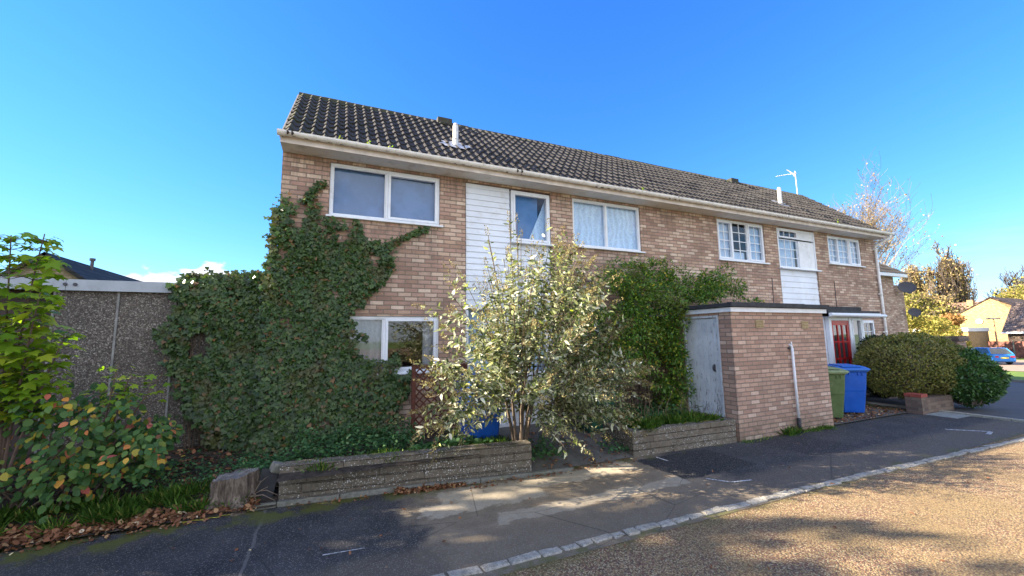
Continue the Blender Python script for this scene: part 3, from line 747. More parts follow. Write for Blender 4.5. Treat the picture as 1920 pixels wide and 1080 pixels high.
MB().box(14.15, 14.20, DY + .0, 7.02, .05, 2.26).build('porch_side', m_upvc, house); MB().box(12.44, 12.49, DY + .08, 7.02, .05, 2.26).build('porch_side', m_upvc, house)
window((14.75, 15.45, 1.25, 2.20), [(0, 1)], geo=(2, 3), y=7.0, glass=m_glassL, opener=[0], sill=False)
mb = MB(); wall_panel(mb, 14.2, 15.45, .05, 2.28, 7.01, [(14.75, 15.45, 1.25, 2.20)]); mb.build('wall', m_brick, house)
MB().box(12.5, 15.3, 7.6, 7.62, .05, 2.3).build('hall_wall', m_dull, house)
cn_ = MB().box(12.2, 14.72, 6.5, 6.998, 2.37, 2.44).build('porch_roof', m_black, house)
mb = MB(); mb.box(12.2, 14.72, 6.47, 6.5, 2.27, 2.37); mb.box(12.25, 14.7, 6.5, 6.998, 2.262, 2.27); mb.tube([(12.15, 6.43, 2.32), (14.85, 6.43, 2.30)], .045, 8)
mb.build('porch_gutter', m_upvc, cn_)
MB().box(12.25, 14.45, 6.82, 6.998, 2.441, 2.58).build('flashing', m_black, cn_)

# ------------------------------------------------------------------ brick bin store in front of the house
shed = wempty('brick_shed', (7.8, 6, 0), 'low flat-roofed brick store with felt roof edge and peeling blue-grey door', 'shed')
mb = MB()
SX0, SX1 = 6.46, 9.16
mb.face([(SX0, 5, -.05), (SX1, 5, -.05), (SX1, 5, 2.25), (SX0, 5, 2.25)])
mb.face([(SX1, 5, -.05), (SX1, 6.99, -.05), (SX1, 6.99, 2.25), (SX1, 5, 2.25)])
for (a, b, c, d) in ((5, 5.26, -.05, 2.25), (6.08, 6.99, -.05, 2.25), (5.26, 6.08, -.05, .34), (5.26, 6.08, 2.19, 2.25)):
    mb.face([(SX0, b, c), (SX0, a, c), (SX0, a, d), (SX0, b, d)])
mb.face([(SX0, 5.26, .34), (SX0, 5.26, 2.19), (SX0 + .1, 5.26, 2.19), (SX0 + .1, 5.26, .34)]); mb.face([(SX0, 6.08, .34), (SX0 + .1, 6.08, .34), (SX0 + .1, 6.08, 2.19), (SX0, 6.08, 2.19)])
mb.face([(SX0, 5.26, .34), (SX0 + .1, 5.26, .34), (SX0 + .1, 6.08, .34), (SX0, 6.08, .34)])
mb.build('wall', m_shed, shed)
mb = MB(); mb.prism([(SX0 - .05, 4.95), (SX1 + .06, 4.95), (SX1 + .06, 6.98), (SX0 - .05, 6.98)], 2.235, 2.315)
mb.build('fascia', m_white, shed)
mb = MB(); r = random.Random(5)
x = SX0 - .09
while x < SX1 + .08:
    x2 = min(x + r.uniform(.55, .75), SX1 + .1)
    mb.box(x, x2 - .004, 4.90, 4.975 + .01, 2.322, 2.40 + r.uniform(-.006, .008)); x = x2
y = 4.99
while y < 6.95:
    y2 = min(y + r.uniform(.5, .7), 6.97); mb.box(SX0 - .09, SX0 - .02, y, y2 - .004, 2.322, 2.40 + r.uniform(-.006, .008)); mb.box(SX1 + .03, SX1 + .1, y, y2 - .004, 2.322, 2.40); y = y2
mb.box(SX0 - .018, SX1 + .028, 4.99, 6.97, 2.32, 2.385)
mb.build('roof', m_black, shed, bevel=.008)

def peel_mat():
    t = NT('peeling_paint'); X, Y, Z = t.xyz()
    c = t.ramp(t.noise(3, 5, .6), [(.3, (.44, .48, .53)), (.7, (.62, .66, .70))])
    pn = t.noise(9, 7, .8, vec=t.coord((1, 3.2, .8)))
    low = t.rng(Z, .34, 1.1, .06, 0)
    pk = t.math('GREATER_THAN', t.math('ADD', pn, low), .60)
    c = t.mix(t.math('MULTIPLY', pk, .85), c, t.mix(t.noise(40, 4), (.10, .085, .07), (.24, .21, .18)))
    t.bump(t.math('MULTIPLY', pk, -1), .8, .004); return t.fin(c, .65)
m_peel = peel_mat()
mb = MB(); ys = np.linspace(5.31, 6.03, 7)
for a, b in zip(ys, ys[1:]): mb.box(SX0 + .03, SX0 + .06, a + .003, b - .003, .36, 2.14)
dr = mb.build('door', m_peel, shed, bevel=.004)
mb = MB(); mb.tube([(SX0 + .0, 5.43, 1.22), (SX0 - .02, 5.43, 1.22)], .015, 8); mb.tube([(SX0 - .02, 5.43, 1.18), (SX0 - .02, 5.43, 1.27)], .009, 6); mb.box(SX0 + .018, SX0 + .03, 5.41, 5.45, 1.16, 1.29); mb.build('handle', m_dkmetal, dr)
mb = MB(); mb.box(SX0 - .004, SX0 + .07, 5.262, 5.30, .34, 2.19); mb.box(SX0 - .004, SX0 + .07, 6.04, 6.078, .34, 2.19); mb.box(SX0 - .003, SX0 + .07, 5.30, 6.04, 2.15, 2.188); mb.build('door_frame', m_peel, shed)
def vent_mat():
    t = NT('terracotta_vent'); return t.fin(t.ramp(t.noise(30, 3), [(.3, (.36, .27, .15)), (.7, (.46, .36, .21))]), .8)
m_vent = vent_mat()
for x, z in ((7.20, 2.02), (8.54, 2.0)):
    mb = MB(); x0, x1, z0, z1 = x - .105, x + .105, z - .07, z + .07; mb.box(x0, x1, 4.999, 5.03, z0, z1)
    for k in range(7): xx = x0 + .006 + k * (x1 - x0 - .012) / 6; mb.box(xx - .006, xx + .006, 4.984, 4.999, z0, z1)
    for k in range(5): zz = z0 + .006 + k * (z1 - z0 - .012) / 4; mb.box(x0, x1, 4.985, 4.999, zz - .006, zz + .006)
    mb.k = 1; mb.box(x0 + .01, x1 - .01, 4.9965, 4.9985, z0 + .008, z1 - .008)
    mb.build('air_brick', [m_vent, m_blackpl], shed)
mb = MB(); mb.tube([(8.015, 4.955, .26), (8.015, 4.955, 1.56)], .023, 12); mb.tube([(8.015, 4.955, 1.55), (8.015, 4.965, 1.60), (8.015, 5.01, 1.63)], .021, 10); mb.tube([(8.015, 4.96, 1.62), (8.015, 4.96, 1.68)], .012, 8)
wp = mb.build('waste_pipe', m_white, shed, smooth=True)
MB().tube([(8.015, 4.955, -.02), (8.015, 4.955, .27)], .034, 12).build('pipe_boot', m_blackpl, wp, smooth=True)
mb = MB(); mb.box(7.955, 8.075, 4.965, 5.0, 1.545, 1.575); mb.build('pipe_clip', m_dkmetal, wp)

# ------------------------------------------------------------------ planter walls
def planter_mat():
    t = NT('pebble_faced_block'); X, Y, Z = t.xyz()
    c = t.ramp(t.noise(13, 6, .8), [(.3, (.085, .07, .052)), (.7, (.22, .185, .14))])
    p = t.vor(52, out='Color'); s = t.new('ShaderNodeSeparateColor'); t.l.new(p, s.inputs[0])
    d = t.vor(52, out='Distance')
    peb = t.math('MULTIPLY', t.math('GREATER_THAN', s.outputs[0], .52), t.math('LESS_THAN', d, .40))
    peb = t.math('MULTIPLY', peb, t.rng(t.noise(2.5, 4, .7), .38, .55))
    c = t.mix(peb, c, t.ramp(s.outputs[1], [(0, (.32, .30, .26)), (.7, (.50, .48, .44)), (1, (.75, .74, .72))]))
    c = t.mix(t.rng(t.noise(3, 5, .7), .5, .75, 0, .45), c, (.13, .10, .07))
    rowl = t.math('ABSOLUTE', t.math('SUBTRACT', t.math('FRACT', t.math('DIVIDE', t.math('ADD', Z, t.math('MULTIPLY', t.noise(3, 3), .03)), .102)), .5))
    j = t.rng(rowl, .44, .49)
    c = t.mix(t.math('MULTIPLY', j, .15), c, (.035, .03, .025))
    mos = t.math('MULTIPLY', t.rng(Z, .30, .42, 0, 1), t.rng(t.noise(9, 5, .7), .5, .62)); c = t.mix(t.math('MULTIPLY', mos, .7), c, (.05, .06, .02))
    t.bump(t.math('SUBTRACT', t.math('ADD', t.noise(50, 4, .7), peb), t.math('MULTIPLY', j, 1.5)), 1, .012)
    return t.fin(c, .85)
m_plant = planter_mat()
def planter(p0, p1, back, t, h, label, name='planter_wall'):
    """front wall from p0 to p1 with return walls running back"""
    mb = MB(); rr = random.Random(int(p0[0] * 10)); d = Vector((p1[0] - p0[0], p1[1] - p0[1])); L = d.length; d /= L; nrm = Vector((-d.y, d.x))
    for k in range(4):   # four rough courses of long blocks
        s = -.0; z0 = k * h / 4 - (.05 if k == 0 else 0); z1 = (k + 1) * h / 4 - .003
        s = 0; first = rr.uniform(.2, .44)
        while s < L - .01:
            e = min(s + (first if s == 0 else rr.uniform(.40, .48)), L); o_ = rr.uniform(-.007, .007)
            if L - e < .12: e = L
            a, b = Vector(p0) + d * s + nrm * o_, Vector(p0) + d * (e - .002) + nrm * o_
            q = [a, b, b + nrm * (t - o_), a + nrm * (t - o_)]; mb.prism([(v.x, v.y) for v in q], z0, z1 + rr.uniform(-.003, .003)); s = e
    for px_ in back:
        a = Vector((px_, p0[1] + t + .02)); mb.prism([(px_, p0[1] - .0 + t), (px_ + t, p0[1] + t), (px_ + t, 6.9), (px_, 6.9)], -.05, h - .01)
    o = mb.build(name, m_plant, bevel=.006); return tag(o, label, 'planter wall')
planter((-.50, 5.52), (2.53, 5.12), (), .20, .41, 'long low planter wall of pebbly blocks below the ivy, beside the tree stump')
planter((4.26, 5.13), (6.40, 5.02), (4.26,), .18, .38, 'short mossy planter wall of dark blocks between green bin and brick shed')

# ------------------------------------------------------------------ concrete garages at the left
def agg_mat():
    t = NT('exposed_aggregate'); p = t.vor(78, out='Color'); s = t.new('ShaderNodeSeparateColor'); t.l.new(p, s.inputs[0])
    c = t.ramp(s.outputs[0], [(0, (.08, .068, .06)), (.35, (.12, .104, .09)), (.6, (.16, .145, .125)), (.82, (.25, .22, .19)), (.93, (.36, .33, .29))], 'CONSTANT')
    c = t.mix(t.rng(t.noise(1.3, 5, .6), .4, .7, 0, .4), c, (.06, .055, .05))
    t.bump(t.math('MULTIPLY', t.vor(62, out='Distance'), -1), .8, .01); return t.fin(c, .9)
m_agg = agg_mat()
m_gf = plain('garage_fascia', (.38, .42, .46), .7, .1, 3, dirt=((.20, .20, .19), .4))
gar = wempty('concrete_garage', (-3, 9, 0), 'grey pebble-panelled concrete garage with flat roof and pale fascia, left of the house', 'garage')
xs = [-3.42, -2.765, -2.12, -1.475, -.83]
for k in range(4):
    MB().box(xs[k] + .006, xs[k + 1] - .006, 7.40, 7.46, .0, 2.56).build('wall_panel', m_agg, gar)
m_strip = plain('joint_strip', (.26, .26, .25), .7, .2, 12, dirt=((.12, .11, .1), .6))
for x in xs: MB().box(x - .012, x + .012, 7.385, 7.405, .0, 2.55).build('joint_strip', m_strip, gar)
MB().box(-8.4, -3.44, 7.62, 7.68, 0, 2.56).build('garage_door', plain('brown_garage_door', (.07, .05, .045), .6, .2, 3), gar)
MB().box(-3.445, -3.385, 7.42, 7.62, 0, 2.56).box(-8.4, -.83, 7.7, 13, 0, 2.54).build('side_wall', m_agg, gar)
mb = MB(); mb.box(-8.5, -3.30, 7.33, 7.36, 2.55, 2.705); mb.box(-3.295, -.85, 7.33, 7.36, 2.55, 2.70)
fb = mb.build('fascia', m_gf, gar)
MB().box(-8.5, -.84, 7.36, 13.1, 2.57, 2.69).build('roof', m_black, gar)
for x in (-3.30, -3.20): MB().tube([(x, 7.31, 2.63), (x, 7.33, 2.63)], .022, 8).build('fascia_bolt', m_dkmetal, gar)

# ------------------------------------------------------------------ wheelie bins
def wheelie_bin(loc, rz, mat, lid, label, emblem=False):
    e = empty('wheelie_bin', loc, label, 'bin', 'wheelie bins outside the houses', rz)
    def ring(w, y0, y1, z, c=.05):
        h = w / 2; return [(-h + c, y0, z), (h - c, y0, z), (h, y0 + c, z), (h, y1 - c, z), (h - c, y1, z), (-h + c, y1, z), (-h, y1 - c, z), (-h, y0 + c, z)]
    R = [ring(.47, -.20, .22, .04, .05), ring(.475, -.215, .23, .10, .05), ring(.53, -.27, .27, .50, .05), ring(.535, -.275, .272, .52, .05), ring(.535, -.28, .275, .53), ring(.575, -.32, .32, .93, .05), ring(.60, -.335, .34, .935, .05), ring(.60, -.335, .34, .985, .05)]
    mb = MB(); mb.v = [p for r in R for p in r]
    for k in range(len(R) - 1):
        for q in range(8): mb.f.append((k * 8 + q, k * 8 + (q + 1) % 8, k * 8 + 8 + (q + 1) % 8, k * 8 + 8 + q)); mb.mi.append(0)
    mb.f.append(tuple(range(7, -1, -1))); mb.mi.append(0); mb.f.append(tuple(range(len(mb.v) - 8, len(mb.v)))); mb.mi.append(0)
    for x in (-.17, -.09, .09, .17): mb.prism([(x - .012, -.335), (x + .012, -.335), (x + .012, -.29), (x - .012, -.29)], .86, .935)
    b = mb.build('body', mat, e, bevel=.008)
    mb = MB(); mb.prism([(-.34, .99), (.30, .99), (.36, 1.05), (.28, 1.065), (-.2, 1.05), (-.38, 1.015), (-.40, .985)], -.30, .30, 'x')
    mb.box(-.285, .285, -.37, -.31, .955, .99)
    mb.prism([(-.30, 1.045), (.22, 1.066), (.22, 1.085), (-.26, 1.07)], -.20, .20, 'x')
    l = mb.build('lid', lid, e, bevel=.012)
    mb = MB(); mb.tube([(-.27, .385, 1.02), (.27, .385, 1.02)], .02, 8)
    for x in (-.24, 0, .24): mb.box(x - .03, x + .03, .30, .39, .985, 1.035)
    mb.build('handle', lid, e)
    for s in (-1, 1):
        w = MB(); w.tube([(s * .245, .21, .10), (s * .295, .21, .10)], .10, 16); w.build('wheel', m_blackpl, e)
    if emblem:
        t = MB(); i = 24
        for k in range(20):
            a, c = 2 * math.pi * k / 20, 2 * math.pi * (k + 1) / 20
            t.face([(.045 * math.cos(a), -.325, .60 + .062 * math.sin(a)), (.045 * math.cos(c), -.325, .60 + .062 * math.sin(c)), (.026 * math.cos(c), -.325, .60 + .037 * math.sin(c)), (.026 * math.cos(a), -.325, .60 + .037 * math.sin(a))])
        t.xf(Matrix.Translation((0, .028, 0)) @ Matrix.Rotation(RAD(-6.5), 4, 'X') @ Matrix.Translation((0, -.0, 0))); t.build('emblem', m_white, b)
    return e
m_bg = plain('green_bin_plastic', (.09, .14, .05), .55, .12, 5, dirt=((.22, .24, .14), .5))
m_bgl = plain('faded_green_lid', (.22, .28, .14), .6, .12, 9)
m_bb = plain('blue_bin_plastic', (.010, .095, .46), .42, .08, 4, dirt=((.08, .14, .42), .3))
m_bbl = plain('blue_lid', (.03, .15, .52), .45, .08, 4)
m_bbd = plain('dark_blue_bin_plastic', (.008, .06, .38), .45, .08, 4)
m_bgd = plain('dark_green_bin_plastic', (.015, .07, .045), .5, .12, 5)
wheelie_bin((9.76, 5.45, .03), RAD(-32), m_bg, m_bgl, 'olive green wheelie bin with round white emblem against the shed wall', True)
wheelie_bin((10.78, 5.55, .03), RAD(-34), m_bb, m_bbl, 'bright blue wheelie bin between the olive green bin and the hedge')
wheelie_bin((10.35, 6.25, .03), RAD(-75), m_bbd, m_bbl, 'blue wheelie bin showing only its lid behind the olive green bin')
wheelie_bin((2.10, 6.05, .20), RAD(8), m_bb, m_bb, 'blue wheelie bin half hidden behind the pale bushy shrub')
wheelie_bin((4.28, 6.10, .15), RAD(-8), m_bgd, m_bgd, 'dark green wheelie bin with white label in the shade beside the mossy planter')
gb = bpy.data.objects['wheelie_bin.004']
o = MB().box(-.07, .03, -.345, -.336, .94, .975).build('sticker', m_white, gb)

# ------------------------------------------------------------------ timber trellis
m_red_t = plain('stained_timber', (.12, .042, .028), .75, .25, 14)
tre = wempty('timber_trellis', (1.5, 6.6, .3), 'reddish brown timber trellis panel standing between ivy wall and blue bin', 'trellis')
MB().box(1.17, 1.23, 6.56, 6.62, .2, 1.42).build('post', m_red_t, tre)
MB().box(2.02, 2.08, 6.56, 6.62, .2, 1.42).build('post', m_red_t, tre)
MB().box(1.235, 2.015, 6.57, 6.61, 1.36, 1.41).build('rail', m_red_t, tre); MB().box(1.235, 2.015, 6.57, 6.61, .42, .46).build('rail', m_red_t, tre)
mb = MB()
def slat(a, b, y): 
    d = Vector((b[0] - a[0], b[1] - a[1])).normalized(); n_ = Vector((-d.y, d.x)) * .012
    mb.prism([(a[0] - n_.x, a[1] - n_.y), (b[0] - n_.x, b[1] - n_.y), (b[0] + n_.x, b[1] + n_.y), (a[0] + n_.x, a[1] + n_.y)], y, y + .01, 'y')
def clipd(c, s):
    X0, X1, Z0, Z1 = 1.235, 2.015, .46, 1.36
    pts = []
    for x in (X0, X1):
        z = s * (x - X0) + c
        if Z0 <= z <= Z1: pts.append((x, z))
    for z in (Z0, Z1):
        x = (z - c) / s + X0
        if X0 < x < X1: pts.append((x, z))
    return pts[:2]
for k in range(-8, 18):
    for s_, y in ((1, 6.578), (-1, 6.590)):
        p = clipd(.46 + k * .12 if s_ > 0 else .46 + k * .12, s_)
        if len(p) == 2: slat(p[0], p[1], y)
mb.build('lattice', m_red_t, tre)

# ------------------------------------------------------------------ tree stump, stone, string
def bark_mat():
    t = NT('stump_bark'); n = t.noise(26, 6, .75, vec=t.coord((1, 1, .22)))
    c = t.ramp(n, [(.32, (.03, .02, .013)), (.5, (.12, .092, .07)), (.7, (.32, .26, .20))]); t.bump(n, 1, .03); return t.fin(c, .9)
m_bark = bark_mat()
def endgrain():
    t = NT('cut_wood'); X, Y, Z = t.xyz(t.coord())
    r_ = t.math('POWER', t.math('ADD', t.math('POWER', t.math('SUBTRACT', X, 0.0), 2), t.math('POWER', Y, 2)), .5)
    w = t.math('SINE', t.math('MULTIPLY', t.math('ADD', r_, t.math('MULTIPLY', t.noise(6), .05)), 300))
    c = t.mix(t.rng(w, -1, 1), (.13, .12, .11), (.26, .24, .22)); c = t.mix(t.rng(t.noise(6, 5, .7), .45, .6, 0, .8), c, (.07, .065, .06)); t.bump(t.noise(30), .5, .01); return t.fin(c, .9)
st = empty('tree_stump', (-.95, 5.66, .0), 'sawn-off tree stump with rough grey bark beside the long planter wall', 'tree stump')
r = np.random.RandomState(4); n = 72; V = []; levels = [(0, 1.5), (.05, 1.25), (.11, 1.08), (.18, 1.02), (.26, .99), (.32, 1.0), (.345, .98)]
ridge = np.interp(np.arange(n), np.arange(0, n + 4, 2), r.uniform(-.016, .02, (n + 5) // 2)); lob = .025 * np.sin(np.linspace(0, 6.28, n) * 5 + 1) 
for k, (z, s) in enumerate(levels):
    for a in range(n):
        t = 2 * math.pi * a / n; R_ = .205 * s + ridge[a] * (1.2 if z < .4 else .8) + lob[a] * (2.2 if z < .1 else .6) + r.uniform(-.004, .004)
        V.append((R_ * math.cos(t), R_ * math.sin(t) * .92, z + (0.02 * math.cos(t) if z > .24 else 0) + (r.uniform(-.006, .01) if k == 6 else 0)))
F = [(k * n + a, k * n + (a + 1) % n, (k + 1) * n + (a + 1) % n, (k + 1) * n + a) for k in range(len(levels) - 1) for a in range(n)]
me = bpy.data.meshes.new('bark'); me.from_pydata(V, [], F); link('bark', me, m_bark, st, True)
top = [(v[0] * .97, v[1] * .97, v[2] - .006) for v in V[-n:]]
mb = MB(); c0 = (0, 0, .338); i = 0; mb.v = [c0] + top; mb.f = [(0, 1 + a, 1 + (a + 1) % n) for a in range(n)]; mb.mi = [0] * n
mb.build('cut_face', endgrain(), st)
mb = MB()
for k in range(7):
    a = r.uniform(-.8, 1.2) ; p = Vector((.2 * math.cos(a), .18 * math.sin(a) - .05, .12)); q = p + Vector((r.uniform(.05, .3), r.uniform(-.2, .05), r.uniform(-.05, .22)))
    mb.tube([p, p.lerp(q, .5) + Vector((0, 0, .04)), q], [.007, .005, .002], 5)
mb.build('root_shoot', plain('dry_twig', (.20, .15, .11), .8, .3, 20), st)
sb = MB().box(-.075, .075, -.06, .06, -.055, .055); sb.xf(Matrix.Rotation(RAD(24), 4, 'Y') @ Matrix.Rotation(RAD(20), 4, 'Z'))
o = sb.build('broken_block', m_edge, bevel=.02); o.location = (-.53, 5.66, .36); tag(o, 'broken pale concrete block propped between stump and planter wall', 'concrete block')
o = MB().box(-.16, .02, -.012, .012, -.16, .17).build('slate_board', plain('black_slate', (.02, .02, .022), .6, .3, 8)); o.location = (-.56, 5.62, .18); o.rotation_euler = (RAD(-12), RAD(8), RAD(-8)); tag(o, 'black slate board leaning at the left end of the long planter wall', 'slate')
pts = [Vector((-1.32, 5.36, .012))]
for k in range(60): pts.append(Vector((-1.36 + .075 * k * .16 + .07 * math.sin(k * .55) * math.exp(-k * .03), 5.34 + .05 * math.cos(k * .6) * math.exp(-k * .05) + .0014 * k, .012 + .002 * (k % 2))))
tag(MB().tube(pts, .0035, 5).build('garden_twine', plain('yellow_twine', (.45, .42, .08), .6, .1)), 'tangled yellow garden twine lying on the tarmac by the edging', 'twine')

# ------------------------------------------------------------------ vegetation
NR = np.random.RandomState
m_ivy = leaf_mat('ivy_leaf', [(0, (0.024, 0.048, 0.014)), (0.35, (0.039, 0.082, 0.02)), (0.7, (0.06, 0.116, 0.027)), (0.93, (0.094, 0.144, 0.034)), (0.97, (0.154, 0.087, 0.034)), (1, (0.221, 0.116, 0.04))], .25, .38, .4, big=(2.6, .54, .45, (.12, .085, .035)))
m_stem = plain('woody_stem', (.12, .09, .065), .85, .3, 20)

def wall_ivy(name, poly, holes, y, n, label, seed, edges=(), thick=.10, size=(.030, .072)):
    """leaves shingled over a wall, tips hanging, with runners at the edge"""
    r = NR(seed); xs = [p[0] for p in poly]; zs = [p[1] for p in poly]
    X = r.uniform(min(xs) - .05, max(xs) + .05, n * 3); Z = r.uniform(min(zs), max(zs) + .05, n * 3)
    jx = .05 * np.sin(Z * 17 + 1) + .04 * np.sin(Z * 41) + r.normal(0, .035, n * 3); jz = .05 * np.sin(X * 19) + .03 * np.sin(X * 47) + r.normal(0, .03, n * 3)
    k = in_poly(X + jx, Z + jz, poly)
    for h in holes: k &= ~in_poly(X + jx * .5, Z + jz * .5, h)
    # a few thin places where the wall shows
    th = np.sin(X * 5.1 + 2) * np.sin(Z * 6.3 + 1) + .5 * np.sin(X * 13 + Z * 9)
    k &= (r.rand(n * 3) < np.where(th < -1.05, .25, 1)) & (r.rand(n * 3) < 1 - np.clip((Z - 3.2) * .75, 0, .62))
    X, Z = X[k][:n], Z[k][:n]; m = len(X)
    bulge = thick * (.35 + .65 * (.5 + .5 * np.sin(X * 4.3 + Z * 2.1) * np.sin(Z * 5.2 + X))) + np.clip((1.6 - Z) * .06, 0, .1)
    Y = y - .01 - bulge * r.rand(m) ** .6
    P = [np.c_[X, Y, Z]]
    for e in edges:      # runners: polyline, width, count
        pts = np.array(e[0], float); t = r.rand(e[2]) * (len(pts) - 1); i = np.minimum(t.astype(int), len(pts) - 2); f = (t - i)[:, None]
        q = pts[i] * (1 - f) + pts[i + 1] * f; q = q + r.normal(0, e[1], q.shape)
        P.append(np.c_[q[:, 0], y - .01 - r.rand(e[2]) * .05, q[:, 1]])
    P = np.vstack(P); m = len(P)
    T = np.c_[r.normal(0, .45, m), r.normal(-.35, .25, m), r.normal(-.8, .35, m)]
    N = np.c_[r.normal(0, .30, m), -np.ones(m), r.normal(.35, .30, m)]
    L = r.uniform(*size, m)
    root = wempty(name, (float(P[:, 0].mean()), y, .2), *label)
    leaves('foliage', P, T, N, L, L * r.uniform(.9, 1.2, m), IVY, m_ivy, root)
    mb = MB()
    for k in range(14):
        x = r.uniform(min(xs) + .2, max(xs) - .5); z = .25; pts = [(x, y - .02, z)]
        for s in range(7):
            x += r.normal(0, .08); z += .3; 
            if in_poly(np.array([x]), np.array([z]), poly)[0]: pts.append((x, y - .02, z))
        if len(pts) > 2: mb.tube(pts, list(np.linspace(.012, .004, len(pts))), 5)
    mb.build('stem', m_stem, root)
    return root, P
P1 = [(-.92, 2.9), (-.9, 3.43), (-.84, 3.95), (-.74, 4.1), (-.6, 3.9), (-.5, 4.12), (-.30, 4.14), (-.30, 3.87), (-.15, 3.72), (.22, 3.75), (.15, 3.52), (.44, 3.44), (.61, 3.42), (.84, 3.52), (.86, 3.29), (.81, 3.14), (.59, 3.0), (.78, 2.9), (.58, 2.67), (.33, 2.38), (.26, 2.15), (.29, 1.81), (.33, 1.49), (.60, 1.42), (.82, 1.31), (1.22, 1.24), (1.14, .97), (.98, .69), (.87, .3), (-.11, .18), (-.95, .18)]
H1 = [[(-.62, 3.55), (-.45, 3.62), (-.44, 3.95), (-.6, 3.98)], [(-.86, 3.05), (-.72, 3.05), (-.72, 3.3), (-.86, 3.3)], [(-.02, 3.42), (.16, 3.42), (.2, 3.66), (-.05, 3.62)], [(.44, 3.18), (.62, 3.10), (.66, 3.22), (.5, 3.28)]]
ED = [([(.80, 3.40), (1.05, 3.56), (1.25, 3.68), (1.46, 3.78)], .025, 260), ([(.42, 3.40), (.36, 3.6), (.28, 3.80)], .022, 120), ([(-.5, 4.0), (-.3, 4.3), (-.22, 4.36)], .03, 130), ([(.45, 2.85), (.72, 2.98), (.86, 3.08)], .045, 220), ([(.2, 2.4), (.5, 2.6), (.62, 2.72)], .04, 160), ([(.25, 1.75), (.42, 1.9), (.5, 1.86)], .03, 60), ([(.3, 1.6), (.5, 1.48), (.95, 1.42), (.98, 1.56)], .035, 240), ([(-.85, 3.9), (-.86, 3.0), (-.86, 2.3)], .035, 700)]
ivyh, _ = wall_ivy('ivy', P1, H1, 7.0, 17000, ('dense green ivy climbing the brick corner and lapping the ground-floor window', 'ivy'), 11, ED, .16)
P2 = [(-2.10, 2.62), (-1.99, 2.76), (-1.66, 2.74), (-1.4, 2.84), (-.84, 2.86), (-.74, .1), (-1.32, .28), (-1.63, .60), (-1.87, .98), (-2.02, 1.4), (-2.16, 1.85), (-2.03, 2.15)]
H2 = [[(-1.92, 1.62), (-1.66, 1.58), (-1.62, 1.95), (-1.88, 1.98)]]
ED2 = [([(-2.12, 2.1), (-2.25, 1.95), (-2.1, 1.7)], .05, 130), ([(-2.0, 2.78), (-1.5, 2.8), (-.9, 2.9)], .04, 500), ([(-2.05, 2.75), (-2.12, 2.45)], .03, 80), ([(-.88, 2.88), (-.88, 2.4)], .06, 300)]
wall_ivy('ivy', P2, H2, 7.36, 13500, ('dense dark ivy blanket hanging over the right end of the concrete garage', 'ivy'), 12, ED2, .20, (.032, .078))

def polycurve(p0, p1, p2, n):
    t = np.linspace(0, 1, n)[:, None]; return (1 - t) ** 2 * p0 + 2 * t * (1 - t) * p1 + t * t * p2

